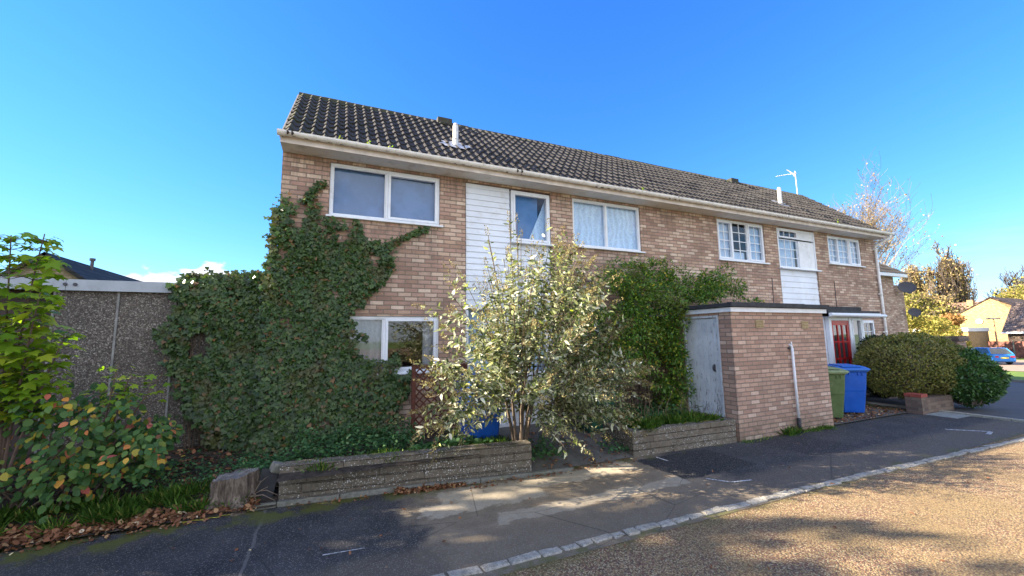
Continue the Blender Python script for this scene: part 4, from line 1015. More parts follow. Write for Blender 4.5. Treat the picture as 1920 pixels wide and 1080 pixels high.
# pale butterfly bush in front of the door: arching stems, paired leaves, brown seed spikes
m_bud = leaf_mat('butterfly_bush_leaf', [(0, (.045, .07, .025)), (.3, (.12, .15, .06)), (.55, (.30, .32, .18)), (.8, (.54, .53, .40)), (.93, (.74, .73, .64)), (1, (.46, .50, .08))], .36, .45, .45)
m_seed = leaf_mat('seed_head', [(0, (.10, .07, .04)), (.5, (.25, .19, .09)), (1, (.50, .44, .22))], .2, .8, .1)
def buddleia():
    r = NR(21); root = wempty('butterfly_bush', (2.55, 5.55, .3), 'tall pale-leaved bush with brown seed spikes in front of the white door', 'bush')
    base = np.array([2.50, 5.42, .28]); st = MB(); LP, LT, LN, LL = [], [], [], []; SP, ST, SN, SL = [], [], [], []
    # crown outline: centre x, half width per height
    hz = [.3, .7, 1.1, 1.6, 2.1, 2.6, 3.0, 3.3]; wl_ = [1.1, 1.5, 1.7, 1.7, 1.3, .85, .6, .3]; cxs = [2.45, 2.55, 2.65, 2.72, 2.62, 2.65, 2.75, 2.6]
    tips = []; cl_ = []
    while len(cl_) < 85:     # boughs: foliage gathers round them and leaves gaps between
        z = r.uniform(.3, 3.15); w = np.interp(z, hz, wl_); cxm = np.interp(z, hz, cxs); a = r.uniform(0, 2 * math.pi); q = r.rand() ** .38
        if r.rand() > w / 1.6: continue
        p = (cxm + math.cos(a) * q * w, 4.98 + math.sin(a) * q * min(.85, w * .8), z)
        if z < .75 and abs(p[0] - 2.75) < .45: continue
        if z < 1.2 and 1.45 < p[0] < 2.4: continue
        if z > 2.55 and abs(p[0] - 2.66) < .2: continue
        cl_.append(p)
    cl_ += [(1.02, 4.95, 1.5), (1.12, 4.9, 2.05), (1.2, 4.7, .75), (4.35, 5.0, 1.35), (4.2, 5.0, .75), (3.15, 5.0, 3.1), (2.2, 5.0, 3.12), (1.35, 4.9, 2.35), (3.9, 5.0, 1.9)]
    for p in cl_:
        k_ = r.randint(7, 12); sp = r.uniform(.10, .2)
        for _ in range(k_): tips.append(tuple(np.array(p) + r.normal(0, sp, 3)))
        d_ = norm(np.array(p) - np.array([2.6, 5.1, 1.2])); tips.append(tuple(np.array(p) + d_ * r.uniform(.2, .38)))
    tips = [(2.62 + (x - 2.62) * (.80 if x > 2.62 else .9), y, z) for x, y, z in tips]
    for (x, y, z) in tips:
        tip = np.array([x, y, z]); out = tip - base; hr = np.linalg.norm(out[:2])
        mid = base + out * .45 + np.array([0, 0, .25 + .35 * min(1, hr)]); c = polycurve(base + r.normal(0, .04, 3) * (1, 1, 0), mid, tip, 14)
        st.tube([tuple(p) for p in c[r.randint(5, 9)::2]] + [tuple(tip)], .0045, 4, cap=False) if r.rand() < .35 else None
        d = norm(c[-1] - c[-3]); n = r.randint(14, 22); up = np.array([0, 0, 1.])
        for k in range(n):
            t = 1 - r.rand() ** 1.2 * .42; f = t * 13; i = min(int(f), 12); p = c[i] * (1 - (f - i)) + c[i + 1] * (f - i)
            tt = norm(c[min(i + 1, 13)] - c[i]); side = norm(np.cross(tt, up + r.normal(0, .7, 3))) * (1 if k % 2 else -1)
            LP.append(p + r.normal(0, .012, 3)); LT.append(side * .9 + tt * .45 + np.array([0, 0, r.uniform(-.55, .25)])); LN.append(up + r.normal(0, .75, 3)); LL.append(r.uniform(.045, .112))
        if r.rand() < (.75 if z > 1.2 or hr > 1.0 else .4):   # spike of seed heads
            dd = norm(d + np.array([out[0] * .25, out[1] * .2, r.uniform(-.35, .5) if z > .9 else -.8])); L = r.uniform(.09, .22); m = 46
            t = r.rand(m); rad = .023 * (1 - .75 * t) * r.uniform(.6, 1.2, m); u = norm(np.cross(dd, r.normal(0, 1, 3))); v = np.cross(dd, u); a = r.uniform(0, 6.28, m)
            o = u * np.cos(a)[:, None] + v * np.sin(a)[:, None]
            SP += list(tip + dd * (t * L)[:, None] + o * rad[:, None]); ST += list(o + dd * .6); SN += list(r.normal(0, 1, (m, 3))); SL += list(r.uniform(.012, .022, m))
    LL = np.array(LL)
    for k in range(9):
        a = r.uniform(0, 6.28); p1 = base + np.array([.05 * math.cos(a), .05 * math.sin(a), -.1]); p2 = base + np.array([.35 * math.cos(a), .2 * math.sin(a), r.uniform(.9, 1.6)])
        st.tube([tuple(p1), tuple((p1 + p2) / 2 + r.normal(0, .04, 3)), tuple(p2)], [.026, .018, .010], 6)
    st.build('stem', m_stem, root)
    leaves('foliage', LP, LT, LN, LL, LL * r.uniform(.30, .44, len(LL)), LANCE, m_bud, root)
    leaves('seed_spikes', SP, ST, SN, SL, np.array(SL) * .8, DIAM, m_seed, root)
buddleia()

# generic bush: many leafy clumps; gives light and dark hollows
def clumps(cent, rad, n, r, flat=1.0):
    """leaf positions and outward directions on and in a set of clump ellipsoids"""
    k = r.choice(len(cent), n, p=rad ** 2 / np.sum(rad ** 2)); d = norm(r.normal(0, 1, (n, 3))); q = r.rand(n) ** .28
    P = cent[k] + d * (rad[k] * q)[:, None] * np.array([1, 1, flat]); return P, d
m_clm = leaf_mat('climber_leaf', [(0, (0.042, 0.098, 0.019)), (0.4, (0.082, 0.184, 0.028)), (0.75, (0.149, 0.28, 0.037)), (0.92, (0.277, 0.389, 0.045)), (1, (0.599, 0.432, 0.051))], .28, .42, .4, big=(1.8, .52, .5, (.14, .15, .025)))
def climber():
    r = NR(31); root = wempty('climbing_shrub', (6.0, 6.7, .3), 'big dark green climber heaped against the wall and over the store roof', 'climber')
    poly = [(4.50, 1.80), (4.48, 2.50), (4.75, 3.02), (5.35, 3.30), (5.9, 3.18), (6.6, 3.44), (7.1, 3.38), (7.7, 3.28), (8.2, 3.02), (8.9, 2.70), (8.9, 2.44), (7.3, 2.42), (6.85, 2.2), (6.72, 1.48), (6.6, .75), (6.45, .45), (5.95, .5), (5.6, 1.3), (5.1, .9), (4.75, .95)]
    C = []; R = []
    while len(C) < 200:
        x, z = r.uniform(4.4, 8.9), r.uniform(.5, 3.5); 
        if not in_poly(np.array([x]), np.array([z]), poly)[0]: continue
        if x < 6.42 or z > 2.5:
            edge = min(abs(z - 3.3), abs(x - 4.6) * 1.2, 1.0); yb_ = 6.75 - .75 * min(1, edge * 1.4) * r.rand() ** .5
            if z > 2.5 and x > 7.3: yb_ = 6.65 - .75 * r.rand()
            C.append((x, yb_, z)); R.append(r.uniform(.12, .24) * (.85 if x > 7.6 else 1))
        else: C.append((x - .12, 6.25 - .4 * r.rand(), z)) ; R.append(r.uniform(.08, .13))
    C = np.array(C); R = np.array(R)
    C[(C[:, 0] > 6.3) & (C[:, 2] < 2.42), 0] = 6.30
    P, d = clumps(C, R, 25000, r); 
    k = (P[:, 1] < 6.98) & ~((P[:, 0] > 6.40) & (P[:, 2] < 2.42)); P, d = P[k], d[k]
    T = d + np.array([0, -.2, -.25]) + r.normal(0, .5, P.shape); N = np.array([0, -.4, 1.]) + r.normal(0, .5, P.shape); L = r.uniform(.04, .085, len(P))
    for k in range(60):   # loose whips above the outline
        x = r.uniform(4.9, 7.9); z = np.interp(x, [4.6, 5.3, 6.6, 7.4, 8.4], [2.7, 3.2, 3.35, 2.95, 2.55]); q = np.array([x, 6.7 - r.rand() * .3, z]); e = q + np.array([r.normal(0, .12), r.normal(0, .05), r.uniform(.05, .25)])
        t = r.rand(16)[:, None]; P = np.vstack([P, q * (1 - t) + e * t + r.normal(0, .015, (16, 3))]); T = np.vstack([T, r.normal(0, 1, (16, 3))]); N = np.vstack([N, r.normal(0, 1, (16, 3))]); L = np.r_[L, r.uniform(.03, .06, 16)]
    arc = polycurve(np.array([7.5, 6.85, 3.0]), np.array([8.5, 6.85, 3.35]), np.array([8.9, 6.85, 2.75]), 60); P = np.vstack([P, arc + r.normal(0, .03, arc.shape)]); T = np.vstack([T, r.normal(0, 1, arc.shape)]); N = np.vstack([N, r.normal(0, 1, arc.shape)]); L = np.r_[L, r.uniform(.03, .055, 60)]
    leaves('foliage', P, T, N, L, L * r.uniform(.32, .5, len(L)), LANCE, m_clm, root)
    mb = MB()
    for k in range(26):
        a = np.array([r.uniform(5.2, 6.2), r.uniform(6.4, 6.8), .25]); b = a + np.array([r.normal(0, .5), r.normal(-.1, .1), r.uniform(1.2, 2.4)])
        mb.tube([tuple(a), tuple((a + b) / 2 + r.normal(0, .08, 3)), tuple(b)], [.014, .01, .005], 5)
    mb.build('stem', m_stem, root)
climber()

# clipped hedge and the dark shrub beside it
m_hed = leaf_mat('hedge_leaf', [(0, (0.075, 0.095, 0.022)), (0.4, (0.143, 0.162, 0.036)), (0.75, (0.24, 0.23, 0.054)), (1, (0.33, 0.257, 0.072))], .22, .5, .35, big=(1.3, .5, .45, (.17, .13, .05)))
m_lau = leaf_mat('shrub_leaf', [(0, (0.022, 0.063, 0.019)), (0.5, (0.05, 0.126, 0.029)), (1, (0.101, 0.2, 0.048))], .22, .38, .5)
m_dkh = leaf_mat('dark_hedge_leaf', [(0, (.012, .03, .012)), (.6, (.022, .055, .02)), (1, (.04, .08, .025))], .15, .5, .3)
def blob_hedge(name, c, rx, ry, z0, z1, n, mat, label, seed, size, pw=2.6, lean=0):
    r = NR(seed); root = wempty(name, (c[0], c[1], 0), *label)
    d = norm(r.normal(0, 1, (n, 3))); s = (np.abs(d[:, 0]) ** pw + np.abs(d[:, 1]) ** pw + np.abs(d[:, 2]) ** pw) ** (-1 / pw)
    bumpf = 1 + .035 * np.sin(d[:, 0] * 9 + d[:, 2] * 7) + .03 * np.sin(d[:, 1] * 13 + d[:, 2] * 11) + .02 * np.sin(d[:, 0] * 23)
    q = (1 - .14 * r.rand(n) ** 1.5)[:, None]
    E = d * s[:, None] * bumpf[:, None] * q
    P = np.c_[c[0] + E[:, 0] * rx, c[1] + E[:, 1] * ry, (z0 + z1) / 2 + E[:, 2] * (z1 - z0) / 2]
    nn = norm(np.c_[d[:, 0] / rx, d[:, 1] / ry, d[:, 2] / (z1 - z0) * 2]); T = nn * .5 + r.normal(0, .55, (n, 3)) + np.array([0, 0, .35]); N = nn + r.normal(0, .45, (n, 3)); L = r.uniform(*size, n)
    leaves('foliage', P, T, N, L, L * r.uniform(.4, .6, n), DIAM, mat, root)
    # twiggy heart so that nothing shows through
    mb = MB(); m = 12
    for k in range(90):
        a = norm(r.normal(0, 1, 3)); p = np.array([c[0], c[1], z0 + .1]) + np.array([r.uniform(-.6, .6) * rx, r.uniform(-.4, .4) * ry, 0]); e = np.array([c[0] + a[0] * rx * .85, c[1] + a[1] * ry * .85, (z0 + z1) / 2 + abs(a[2]) * (z1 - z0) * .42])
        mb.tube([tuple(p), tuple((p + e) / 2 + r.normal(0, .05, 3)), tuple(e)], [.012, .008, .004], 4, cap=False)
    mb.build('stem', m_stem, root)
    return root
blob_hedge('hedge', (13.6, 5.48), 1.68, .90, .18, 1.76, 26000, m_hed, ('rounded clipped olive-green hedge over the low brick wall', 'hedge'), 41, (.04, .075), 2.15)
blob_hedge('shrub', (14.25, 4.72), .95, .66, .0, 1.40, 11000, m_lau, ('glossy dark green shrub beside the road at the end of the hedge', 'shrub'), 42, (.05, .10), 1.45)
blob_hedge('shrub', (13.75, 6.2), .60, .40, .1, 1.70, 6000, m_dkh, ('very dark evergreen shrub below the porch window behind the hedge', 'shrub'), 43, (.05, .08))
lw = wempty('brick_low_wall', (12.5, 4.8, 0), 'low dark brick wall with red-topped pier under the hedge', 'wall')
MB().box(12.04, 12.30, 4.76, 5.05, -.05, .37).box(12.30, 13.6, 4.80, 5.02, -.05, .33).build('wall', m_dkbrick, lw)
MB().box(12.03, 12.31, 4.75, 5.06, .372, .44).build('coping', plain('red_engineering_brick', (.30, .07, .05), .7, .2, 20), lw, bevel=.006)

# maple sapling and broad-leaved shrub at the far left
m_map = leaf_mat('sycamore_leaf', [(0, (0.138, 0.254, 0.018)), (0.5, (0.235, 0.369, 0.027)), (0.85, (0.358, 0.457, 0.036)), (1, (0.455, 0.457, 0.045))], .5, .5, .3)
def sapling(base, tops, n_, size, label, seed, zmin):
    r = NR(seed); root = wempty('sycamore_sapling', tuple(base), *label); P, T, N, L = [], [], [], []; st = MB(); base = np.array(base)
    for tp in tops:
        tp = np.array(tp); c = polycurve(base, (base + tp) / 2 + np.array([r.normal(0, .06), r.normal(0, .06), .1]), tp, 16); st.tube([tuple(p) for p in c], list(np.linspace(.016, .005, 16)), 6)
        zc = c[:, 2]; lev = np.arange(max(zmin, base[2] + .5), tp[2] + .01, .10)
        for k, z in enumerate(lev):
            p = np.array([np.interp(z, zc, c[:, j]) for j in range(3)]); a0 = r.uniform(0, 3.14)
            for q in range(n_ if z < tp[2] - .2 else n_ + 1):
                a = a0 + q * 2 * math.pi / n_ + r.normal(0, .3); d = np.array([math.cos(a), math.sin(a), r.uniform(.1, .6)]); lp = r.uniform(.07, .17) * (1.2 if z < tp[2] - .3 else .7); e = p + norm(d) * lp
                st.tube([tuple(p), tuple(e)], .0025, 3, cap=False); s = r.uniform(*size) * (1 if z < tp[2] - .2 else .8)
                P.append(e); T.append([d[0], d[1], r.uniform(-.6, .0)]); N.append([r.normal(0, .35), r.normal(-.25, .35), 1]); L.append(s)
    st.build('stem', plain('sapling_stem', (.13, .09, .07), .7, .2, 12), root); L = np.array(L)
    leaves('foliage', P, T, N, L, L * 1.05, MAPLE, m_map, root)
sapling((-2.98, 5.95, .35), [(-3.04, 5.75, 2.95), (-2.78, 5.72, 2.98), (-2.70, 5.6, 2.35), (-3.15, 5.65, 2.3), (-2.55, 5.75, 1.9)], 7, (.09, .165), ('tall sunlit yellow-green sapling with jagged leaves before the garage', 'sapling'), 51, 1.1)
sapling((-2.35, 6.1, .35), [(-2.15, 5.9, 1.62), (-1.72, 5.8, 1.50), (-2.0, 5.75, 1.45)], 4, (.07, .12), ('short side shoots of bright lobed leaves low against the garage', 'sapling'), 52, 1.15)
m_dog = leaf_mat('broad_leaf', [(0, (0.032, 0.079, 0.025)), (0.45, (0.065, 0.147, 0.035)), (0.78, (0.115, 0.203, 0.045)), (0.87, (0.18, 0.225, 0.04)), (0.93, (0.59, 0.405, 0.05)), (0.965, (0.706, 0.281, 0.069)), (0.985, (0.513, 0.113, 0.099)), (1, (0.539, 0.248, 0.178))], .32, .5, .3)
def broad():
    r = NR(61); root = wempty('broad_leaved_shrub', (-2.6, 6.1, .2), 'low broad-leaved shrub turning yellow and pink in the shade at the left', 'shrub')
    C = np.array([(r.uniform(-3.6, -1.75), r.uniform(5.55, 6.7), 0) for _ in range(60)]); hmax = np.interp(C[:, 0], [-3.6, -2.9, -2.2, -1.75], [1.6, 1.5, 1.2, .85]); C[:, 2] = .35 + (hmax - .35) * r.rand(60)
    R = r.uniform(.14, .26, 60); P, d = clumps(C, R, 2700, r); m = len(P); k = P[:, 2] > .18; P, d = P[k], d[k]; m = len(P)
    T = np.c_[d[:, 0] * .7, d[:, 1] * .5 - .3, -.55 + r.normal(0, .3, m)]; N = np.c_[r.normal(0, .4, m), -.6 + r.normal(0, .3, m), .8 + r.normal(0, .3, m)]; L = r.uniform(.04, .10, m)
    leaves('foliage', P, T, N, L, L * r.uniform(.55, .78, m), OVAL, m_dog, root)
    mb = MB()
    for k in range(30):
        a = np.array([r.uniform(-3.2, -2.2), r.uniform(5.9, 6.4), .12]); b = C[r.randint(60)]
        mb.tube([tuple(a), tuple((a + b) / 2 + np.array([0, 0, .12])), tuple(b)], [.010, .007, .003], 5, cap=False)
    mb.build('stem', m_stem, root)
broad()

# ground level: litter, grass, weeds
m_litter = leaf_mat('fallen_leaf', [(0, (0.098, 0.046, 0.024)), (0.4, (0.196, 0.085, 0.042)), (0.75, (0.28, 0.13, 0.066)), (0.93, (0.364, 0.221, 0.108)), (0.98, (0.63, 0.52, 0.36)), (1, (0.588, 0.442, 0.06))], .1, .7, .15)
def litter(name, areas, seed, label=None):
    r = NR(seed); P, T, N, L = [], [], [], []
    for (x0, x1, y0, y1, n, zf, s0, s1, tilt) in areas:
        x = r.uniform(x0, x1, n); y = y0(x) + (y1(x) - y0(x)) * r.rand(n); z = np.array([zf(a, b) for a, b in zip(x, y)]) + r.rand(n) * .02
        P.append(np.c_[x, y, z]); T.append(np.c_[r.normal(0, 1, (n, 2)), r.normal(0, tilt, n)]); N.append(np.c_[r.normal(0, tilt, (n, 2)), np.ones(n)]); L.append(r.uniform(s0, s1, n))
    P, T, N, L = map(np.concatenate, (P, T, N, L))
    o = leaves(name, P, T, N, L, L * r.uniform(.45, .8, len(L)), OVAL, m_litter); tag(o, label, 'leaves', kind='stuff')
K = lambda v: (lambda x: x * 0 + v)
litter('fallen_leaves', [
    (-4.2, -.7, K(5.36), lambda x: 5.62 + .05 * np.sin(x * 4), 2600, lambda a, b: bedz(a, b) + .01, .03, .065, .5),
    (-4.5, -1.1, K(5.25), K(5.45), 260, lambda a, b: .012, .025, .055, .3),
    (-4.5, -.6, K(5.6), K(7.3), 1500, lambda a, b: bedz(a, b) + .005, .03, .08, .35),
    (.75, 1.6, lambda x: 5.08 + (1.6 - x) * .1, lambda x: 5.29 - (x - .8) * .14, 700, lambda a, b: .012 + .04 * (b - 5.05), .025, .05, .6),
    (-.4, 3.0, lambda x: 5.25 - x * .12, lambda x: 5.42 - x * .12, 240, lambda a, b: .01, .02, .045, .35),
    (1.6, 4.2, K(4.9), K(5.1), 200, lambda a, b: .01, .02, .045, .3),
    (2.6, 4.25, K(5.1), K(6.4), 300, lambda a, b: .02 + .2 * min(max((b - 5.12) / .7, 0), 1), .03, .06, .35),
    (9.3, 12.2, K(5.0), K(5.9), 900, lambda a, b: .035, .03, .06, .4),
    (-2, 12, K(3.6), K(4.9), 90, lambda a, b: .01, .02, .045, .3),
    (0, 9, K(.3), K(3.2), 45, lambda a, b: .01, .03, .05, .3)], 71, 'brown fallen leaves drifted along the edging, verge and tarmac')
m_grass = leaf_mat('grass_blade', [(0, (0.062, 0.146, 0.023)), (0.6, (0.125, 0.273, 0.04)), (0.9, (0.229, 0.39, 0.062)), (1, (0.582, 0.507, 0.156))], .3, .5, .3)
def grass(name, areas, seed, label):
    r = NR(seed); P, T, N, L, W = [], [], [], [], []
    for (x0, x1, y0, y1, n, zf, h0, h1, tuft) in areas:
        if tuft:
            cx_ = r.uniform(x0, x1, tuft); cy_ = r.uniform(y0, y1, tuft); k = r.randint(0, tuft, n); x = cx_[k] + r.normal(0, .05, n); y = cy_[k] + r.normal(0, .04, n); ox, oy = x - cx_[k], y - cy_[k]
        else: x = r.uniform(x0, x1, n); y = r.uniform(y0, y1, n); ox = r.normal(0, .04, n); oy = r.normal(0, .04, n)
        z = np.array([zf(a, b) for a, b in zip(x, y)]); P.append(np.c_[x, y, z]); T.append(np.c_[ox * 9 + r.normal(0, .25, n), oy * 9 + r.normal(0, .25, n), np.ones(n)]); N.append(np.c_[ox, oy - .01, .0 * x] + r.normal(0, .2, (n, 3))); L.append(r.uniform(h0, h1, n)); W.append(r.uniform(.003, .007, n))
    P, T, N, L, W = map(np.concatenate, (P, T, N, L, W))
    tag(leaves(name, P, T, N, L, W, BLADE, m_grass), label, 'grass', kind='stuff')
pz = lambda a, b: .33
grass('grass', [(-4.3, -1.0, 5.55, 6.05, 5200, bedz, .05, .17, 60), (-1.7, -.9, 5.5, 5.75, 900, bedz, .06, .16, 10), (4.5, 6.1, 5.2, 5.55, 3000, pz, .06, .20, 26), (-.3, 2.3, 5.42, 5.7, 2200, pz, .03, .12, 30), (8.2, 9.1, 4.92, 4.99, 500, lambda a, b: 0, .03, .09, 12), (7.5, 7.9, 4.93, 4.99, 260, lambda a, b: 0, .05, .18, 4), (6.5, 9.0, 4.9, 5.0, 420, lambda a, b: 0, .02, .06, 20)], 72, 'green grass tufts in the verge, the planters and along the store wall')
m_weed = leaf_mat('weed_leaf', [(0, (0.034, 0.09, 0.034)), (0.6, (0.068, 0.168, 0.056)), (1, (0.135, 0.246, 0.09))], .3, .5, .3)
def weeds(name, areas, seed, label):
    r = NR(seed); P, T, N, L = [], [], [], []
    for (x0, x1, y0, y1, n, z0, h, s0, s1) in areas:
        x = r.uniform(x0, x1, n); y = r.uniform(y0, y1, n); hh = h * (.4 + .6 * np.abs(np.sin(x * 4.7) * np.cos(y * 3.9))); P.append(np.c_[x, y, z0 + hh * r.rand(n)]); T.append(r.normal(0, 1, (n, 3)) * (1, 1, .4)); N.append(np.c_[r.normal(0, .5, (n, 2)), np.ones(n)]); L.append(r.uniform(s0, s1, n))
    P, T, N, L = map(np.concatenate, (P, T, N, L)); tag(leaves(name, P, T, N, L, L * r.uniform(.5, .8, len(L)), OVAL, m_weed), label, 'ground cover', kind='stuff')
weeds('ground_cover', [(-2.0, -.5, 5.9, 7.2, 2200, .18, .22, .02, .05), (-.95, -.2, 5.72, 6.3, 1300, .25, .28, .02, .045), (-.4, 1.2, 5.7, 6.8, 2600, .32, .35, .025, .06), (1.0, 2.1, 5.45, 5.9, 500, .34, .14, .04, .10), (2.3, 3.1, 5.15, 5.7, 400, .15, .22, .03, .07), (3.9, 4.25, 5.2, 5.8, 260, .06, .2, .03, .06), (4.5, 6.2, 5.5, 6.6, 1200, .33, .3, .03, .06)], 73, 'leafy weeds and creeping plants in the planter beds')
# dry stalks in the small planter
mb = MB(); r = NR(81)
for k in range(16):
    x, y = r.uniform(4.9, 6.1), r.uniform(5.4, 5.9); mb.tube([(x, y, .32), (x + r.normal(0, .05), y, .55), (x + r.normal(0, .1), y, r.uniform(.6, .95))], [.005, .004, .002], 4)
tag(mb.build('dry_stalks', plain('dry_stalk', (.25, .19, .11), .8, .3, 20)), 'dry brown weed stalks standing in the small dark planter', 'stalks', kind='stuff')

# ------------------------------------------------------------------ trees
def grow(r, base, h, spread, levels, nb, r0, up=.35, droop=0., start=.3, twist=.35):
    """recursive limbs: returns list of (points, radii, level) and the twig ends"""
    out = []; ends = []
    def br(p, d, L, rad, lev):
        n = 5; pts = [p]; dd = d
        for k in range(n):
            dd = norm(dd + r.normal(0, twist * .35, 3) + np.array([0, 0, up * .18 - droop * .1 * lev])); pts.append(pts[-1] + dd * L / n)
        out.append((np.array(pts), np.linspace(rad, rad * .45, n + 1), lev))
        if lev >= levels: ends.append((pts[-1], dd)); return
        m = nb[lev]
        for k in range(m):
            t = start + (1 - start) * (k + r.rand()) / m if lev == 0 else .2 + .8 * (k + r.rand()) / m
            i = min(int(t * n), n - 1); q = pts[i] + (pts[i + 1] - pts[i]) * (t * n - i); a = r.uniform(0, 2 * math.pi)
            s = np.array([math.cos(a), math.sin(a), 0]); nd = norm(dd * .7 + s * spread * r.uniform(.6, 1.2) + np.array([0, 0, up * .5]))
            br(q, nd, L * (r.uniform(.42, .62) if lev == 0 else r.uniform(.45, .7)) * (1.15 - .45 * t if lev == 0 else 1), rad * (1 - .5 * t) * .5, lev + 1)
    br(np.array(base, float), np.array([0, 0, 1.]), h * .75, r0, 0)
    return out, ends
m_twig = plain('pale_bark', (.22, .17, .14), .85, .2, 3)
m_twigd = plain('dark_bark', (.11, .085, .07), .9, .2, 3)
def tree(name, base, h, label, seed, spread=.8, levels=3, nb=(9, 6, 6), r0=.2, bark=None, leaf=None, nl=0, ls=(.1, .2), minr=.012, up=.35, lfall=.5, start=.3, droop=0., group=None, trunk_r=1., twist=.35):
    r = NR(seed); out, ends = grow(r, base, h, spread, levels, nb, r0, up, droop, start, twist); bark = bark or m_twig
    root = wempty(name, tuple(float(v) for v in base), label[0], label[1], group)
    tr, cr = MB(), MB()
    for pts, rad, lev in out:
        rad = np.maximum(rad, minr)
        (tr if lev <= 1 else cr).tube([tuple(p) for p in pts], list(rad), 7 if lev == 0 else (5 if lev == 1 else 3), cap=False)
    tr.build('trunk', bark, root, True); c = cr.build('crown', bark, root)
    if leaf and nl:
        tw = [o for o in out if o[2] >= levels - 1]; k = r.randint(0, len(tw), nl); t = r.rand(nl) * 4.99
        P = np.array([tw[a][0][int(b)] * (1 - b % 1) + tw[a][0][int(b) + 1] * (b % 1) for a, b in zip(k, t)]) + r.normal(0, lfall, (nl, 3)) * .25
        L = r.uniform(*ls, nl); leaves('foliage', P, r.normal(0, 1, (nl, 3)) + np.array([0, 0, -.4]), r.normal(0, 1, (nl, 3)) + np.array([0, 0, .6]), L, L * .75, OVAL, leaf, root)
    return root
m_gold = leaf_mat('autumn_gold_leaf', [(0, (.20, .16, .07)), (.5, (.36, .28, .13)), (.85, (.46, .36, .18)), (1, (.38, .22, .11))], .35, .6, .15)
m_yel = leaf_mat('yellow_leaf', [(0, (.16, .17, .04)), (.5, (.33, .30, .08)), (1, (.44, .35, .11))], .4, .6, .15)
m_org = leaf_mat('orange_leaf', [(0, (.28, .15, .06)), (.5, (.40, .22, .09)), (1, (.46, .30, .12))], .35, .6, .15)
m_grn = leaf_mat('tree_leaf', [(0, (0.05, 0.1, 0.02)), (1, (0.12, 0.18, 0.03))], .3, .5, .3)
m_spruce = leaf_mat('evergreen_leaf', [(0, (.015, .035, .015)), (1, (.04, .07, .025))], .1, .6, .2)
TG = 'trees beyond the houses'
# off to the left, behind the photographer's shoulder line: the trees that dapple the road
tree('shade_tree', (-13.0, 6.9, 0), 8.2, ('half-bare tree left of the garages casting dappled shade', 'tree'), 101, .8, 3, (12, 6, 5), .14, m_twigd, m_grn, 5600, (.12, .22), .012, .3, .4, .25)
tree('shade_tree', (-13.6, 4.9, 0), 8.6, ('smaller thin tree left of the verge near the road', 'tree'), 102, .8, 3, (11, 6, 4), .12, m_twigd, m_grn, 4200, (.12, .22), .010, .3, .4, .35)
blob_hedge('shade_hedge', (-8.2, 6.5), 1.5, 3.8, 0, 3.35, 26000, m_spruce, ('unseen dark conifer hedge added at the left to shade the pavement', 'hedge'), 103, (.10, .2), 4.5)  # hedge added out of view to shade the left pavement

tree('bare_tree', (56.0, 25.4, -1.1), 17.0, ('tall bare tree with twisting branches behind the far end of the terrace', 'tree'), 111, .50, 4, (13, 7, 6, 5), .28, m_twig, m_gold, 2600, (.11, .2), .009, .30, .8, .30, group=TG)
tree('poplar', (94, 32.6, -1.1), 13.6, ('tall upright part-bare tree in the middle of the autumn grove', 'tree'), 112, .42, 4, (14, 7, 5, 3), .30, m_twigd, m_gold, 2600, (.2, .34), .04, .9, .9, .12, group=TG)
tree('poplar', (92, 34.6, -1.1), 12.2, ('golden upright tree at the left of the autumn grove beside the dishes', 'tree'), 113, .5, 4, (14, 7, 5, 3), .30, m_twig, m_gold, 5200, (.2, .34), .04, .8, 1.1, .10, group=TG)
tree('poplar', (96, 31.0, -1.1), 12.4, ('thin grey upright tree at the right of the autumn grove', 'tree'), 114, .40, 4, (14, 7, 5, 3), .28, m_twig, m_gold, 2600, (.2, .36), .038, .9, .9, .10, group=TG)
tree('autumn_tree', (74, 29.8, -1.1), 8.0, ('rounded golden tree behind the satellite dishes', 'tree'), 115, .95, 4, (12, 7, 5, 3), .2, m_twig, m_yel, 6500, (.16, .28), .02, .4, 1.4, .08, group=TG)
tree('autumn_tree', (78, 27.6, -1.1), 7.0, ('pale golden tree low in front of the grove', 'tree'), 116, .95, 4, (12, 7, 5, 3), .2, m_twig, m_gold, 5200, (.16, .28), .02, .4, 1.4, .08, group=TG)
tree('winter_tree', (104, 26.6, -1.1), 11.0, ('small dark bare tree left of the tan gable', 'tree'), 117, .6, 4, (12, 6, 4, 3), .25, m_twigd, None, 0, (.1, .2), .035, .5, 1, .15, group=TG)
tree('winter_tree', (106, 25.3, -1.1), 10.2, ('second dark bare tree just above the peak of the tan gable', 'tree'), 118, .55, 4, (12, 6, 4, 3), .25, m_twigd, m_grn, 700, (.1, .2), .035, .5, 1, .15, group=TG)
tree('autumn_tree', (92, 20.0, -1.1), 10.2, ('broad mustard-coloured tree behind the roofs at the right edge', 'tree'), 119, 1.1, 4, (13, 7, 5, 3), .3, m_twig, m_yel, 14000, (.2, .36), .03, .45, 1.6, .10, group=TG)
tree('autumn_tree', (93, 23.6, -1.1), 8.6, ('yellowing tree peeping over the tan gable ridge', 'tree'), 120, 1.0, 4, (12, 7, 5, 3), .3, m_twig, m_yel, 8000, (.2, .34), .03, .45, 1.5, .10, group=TG)
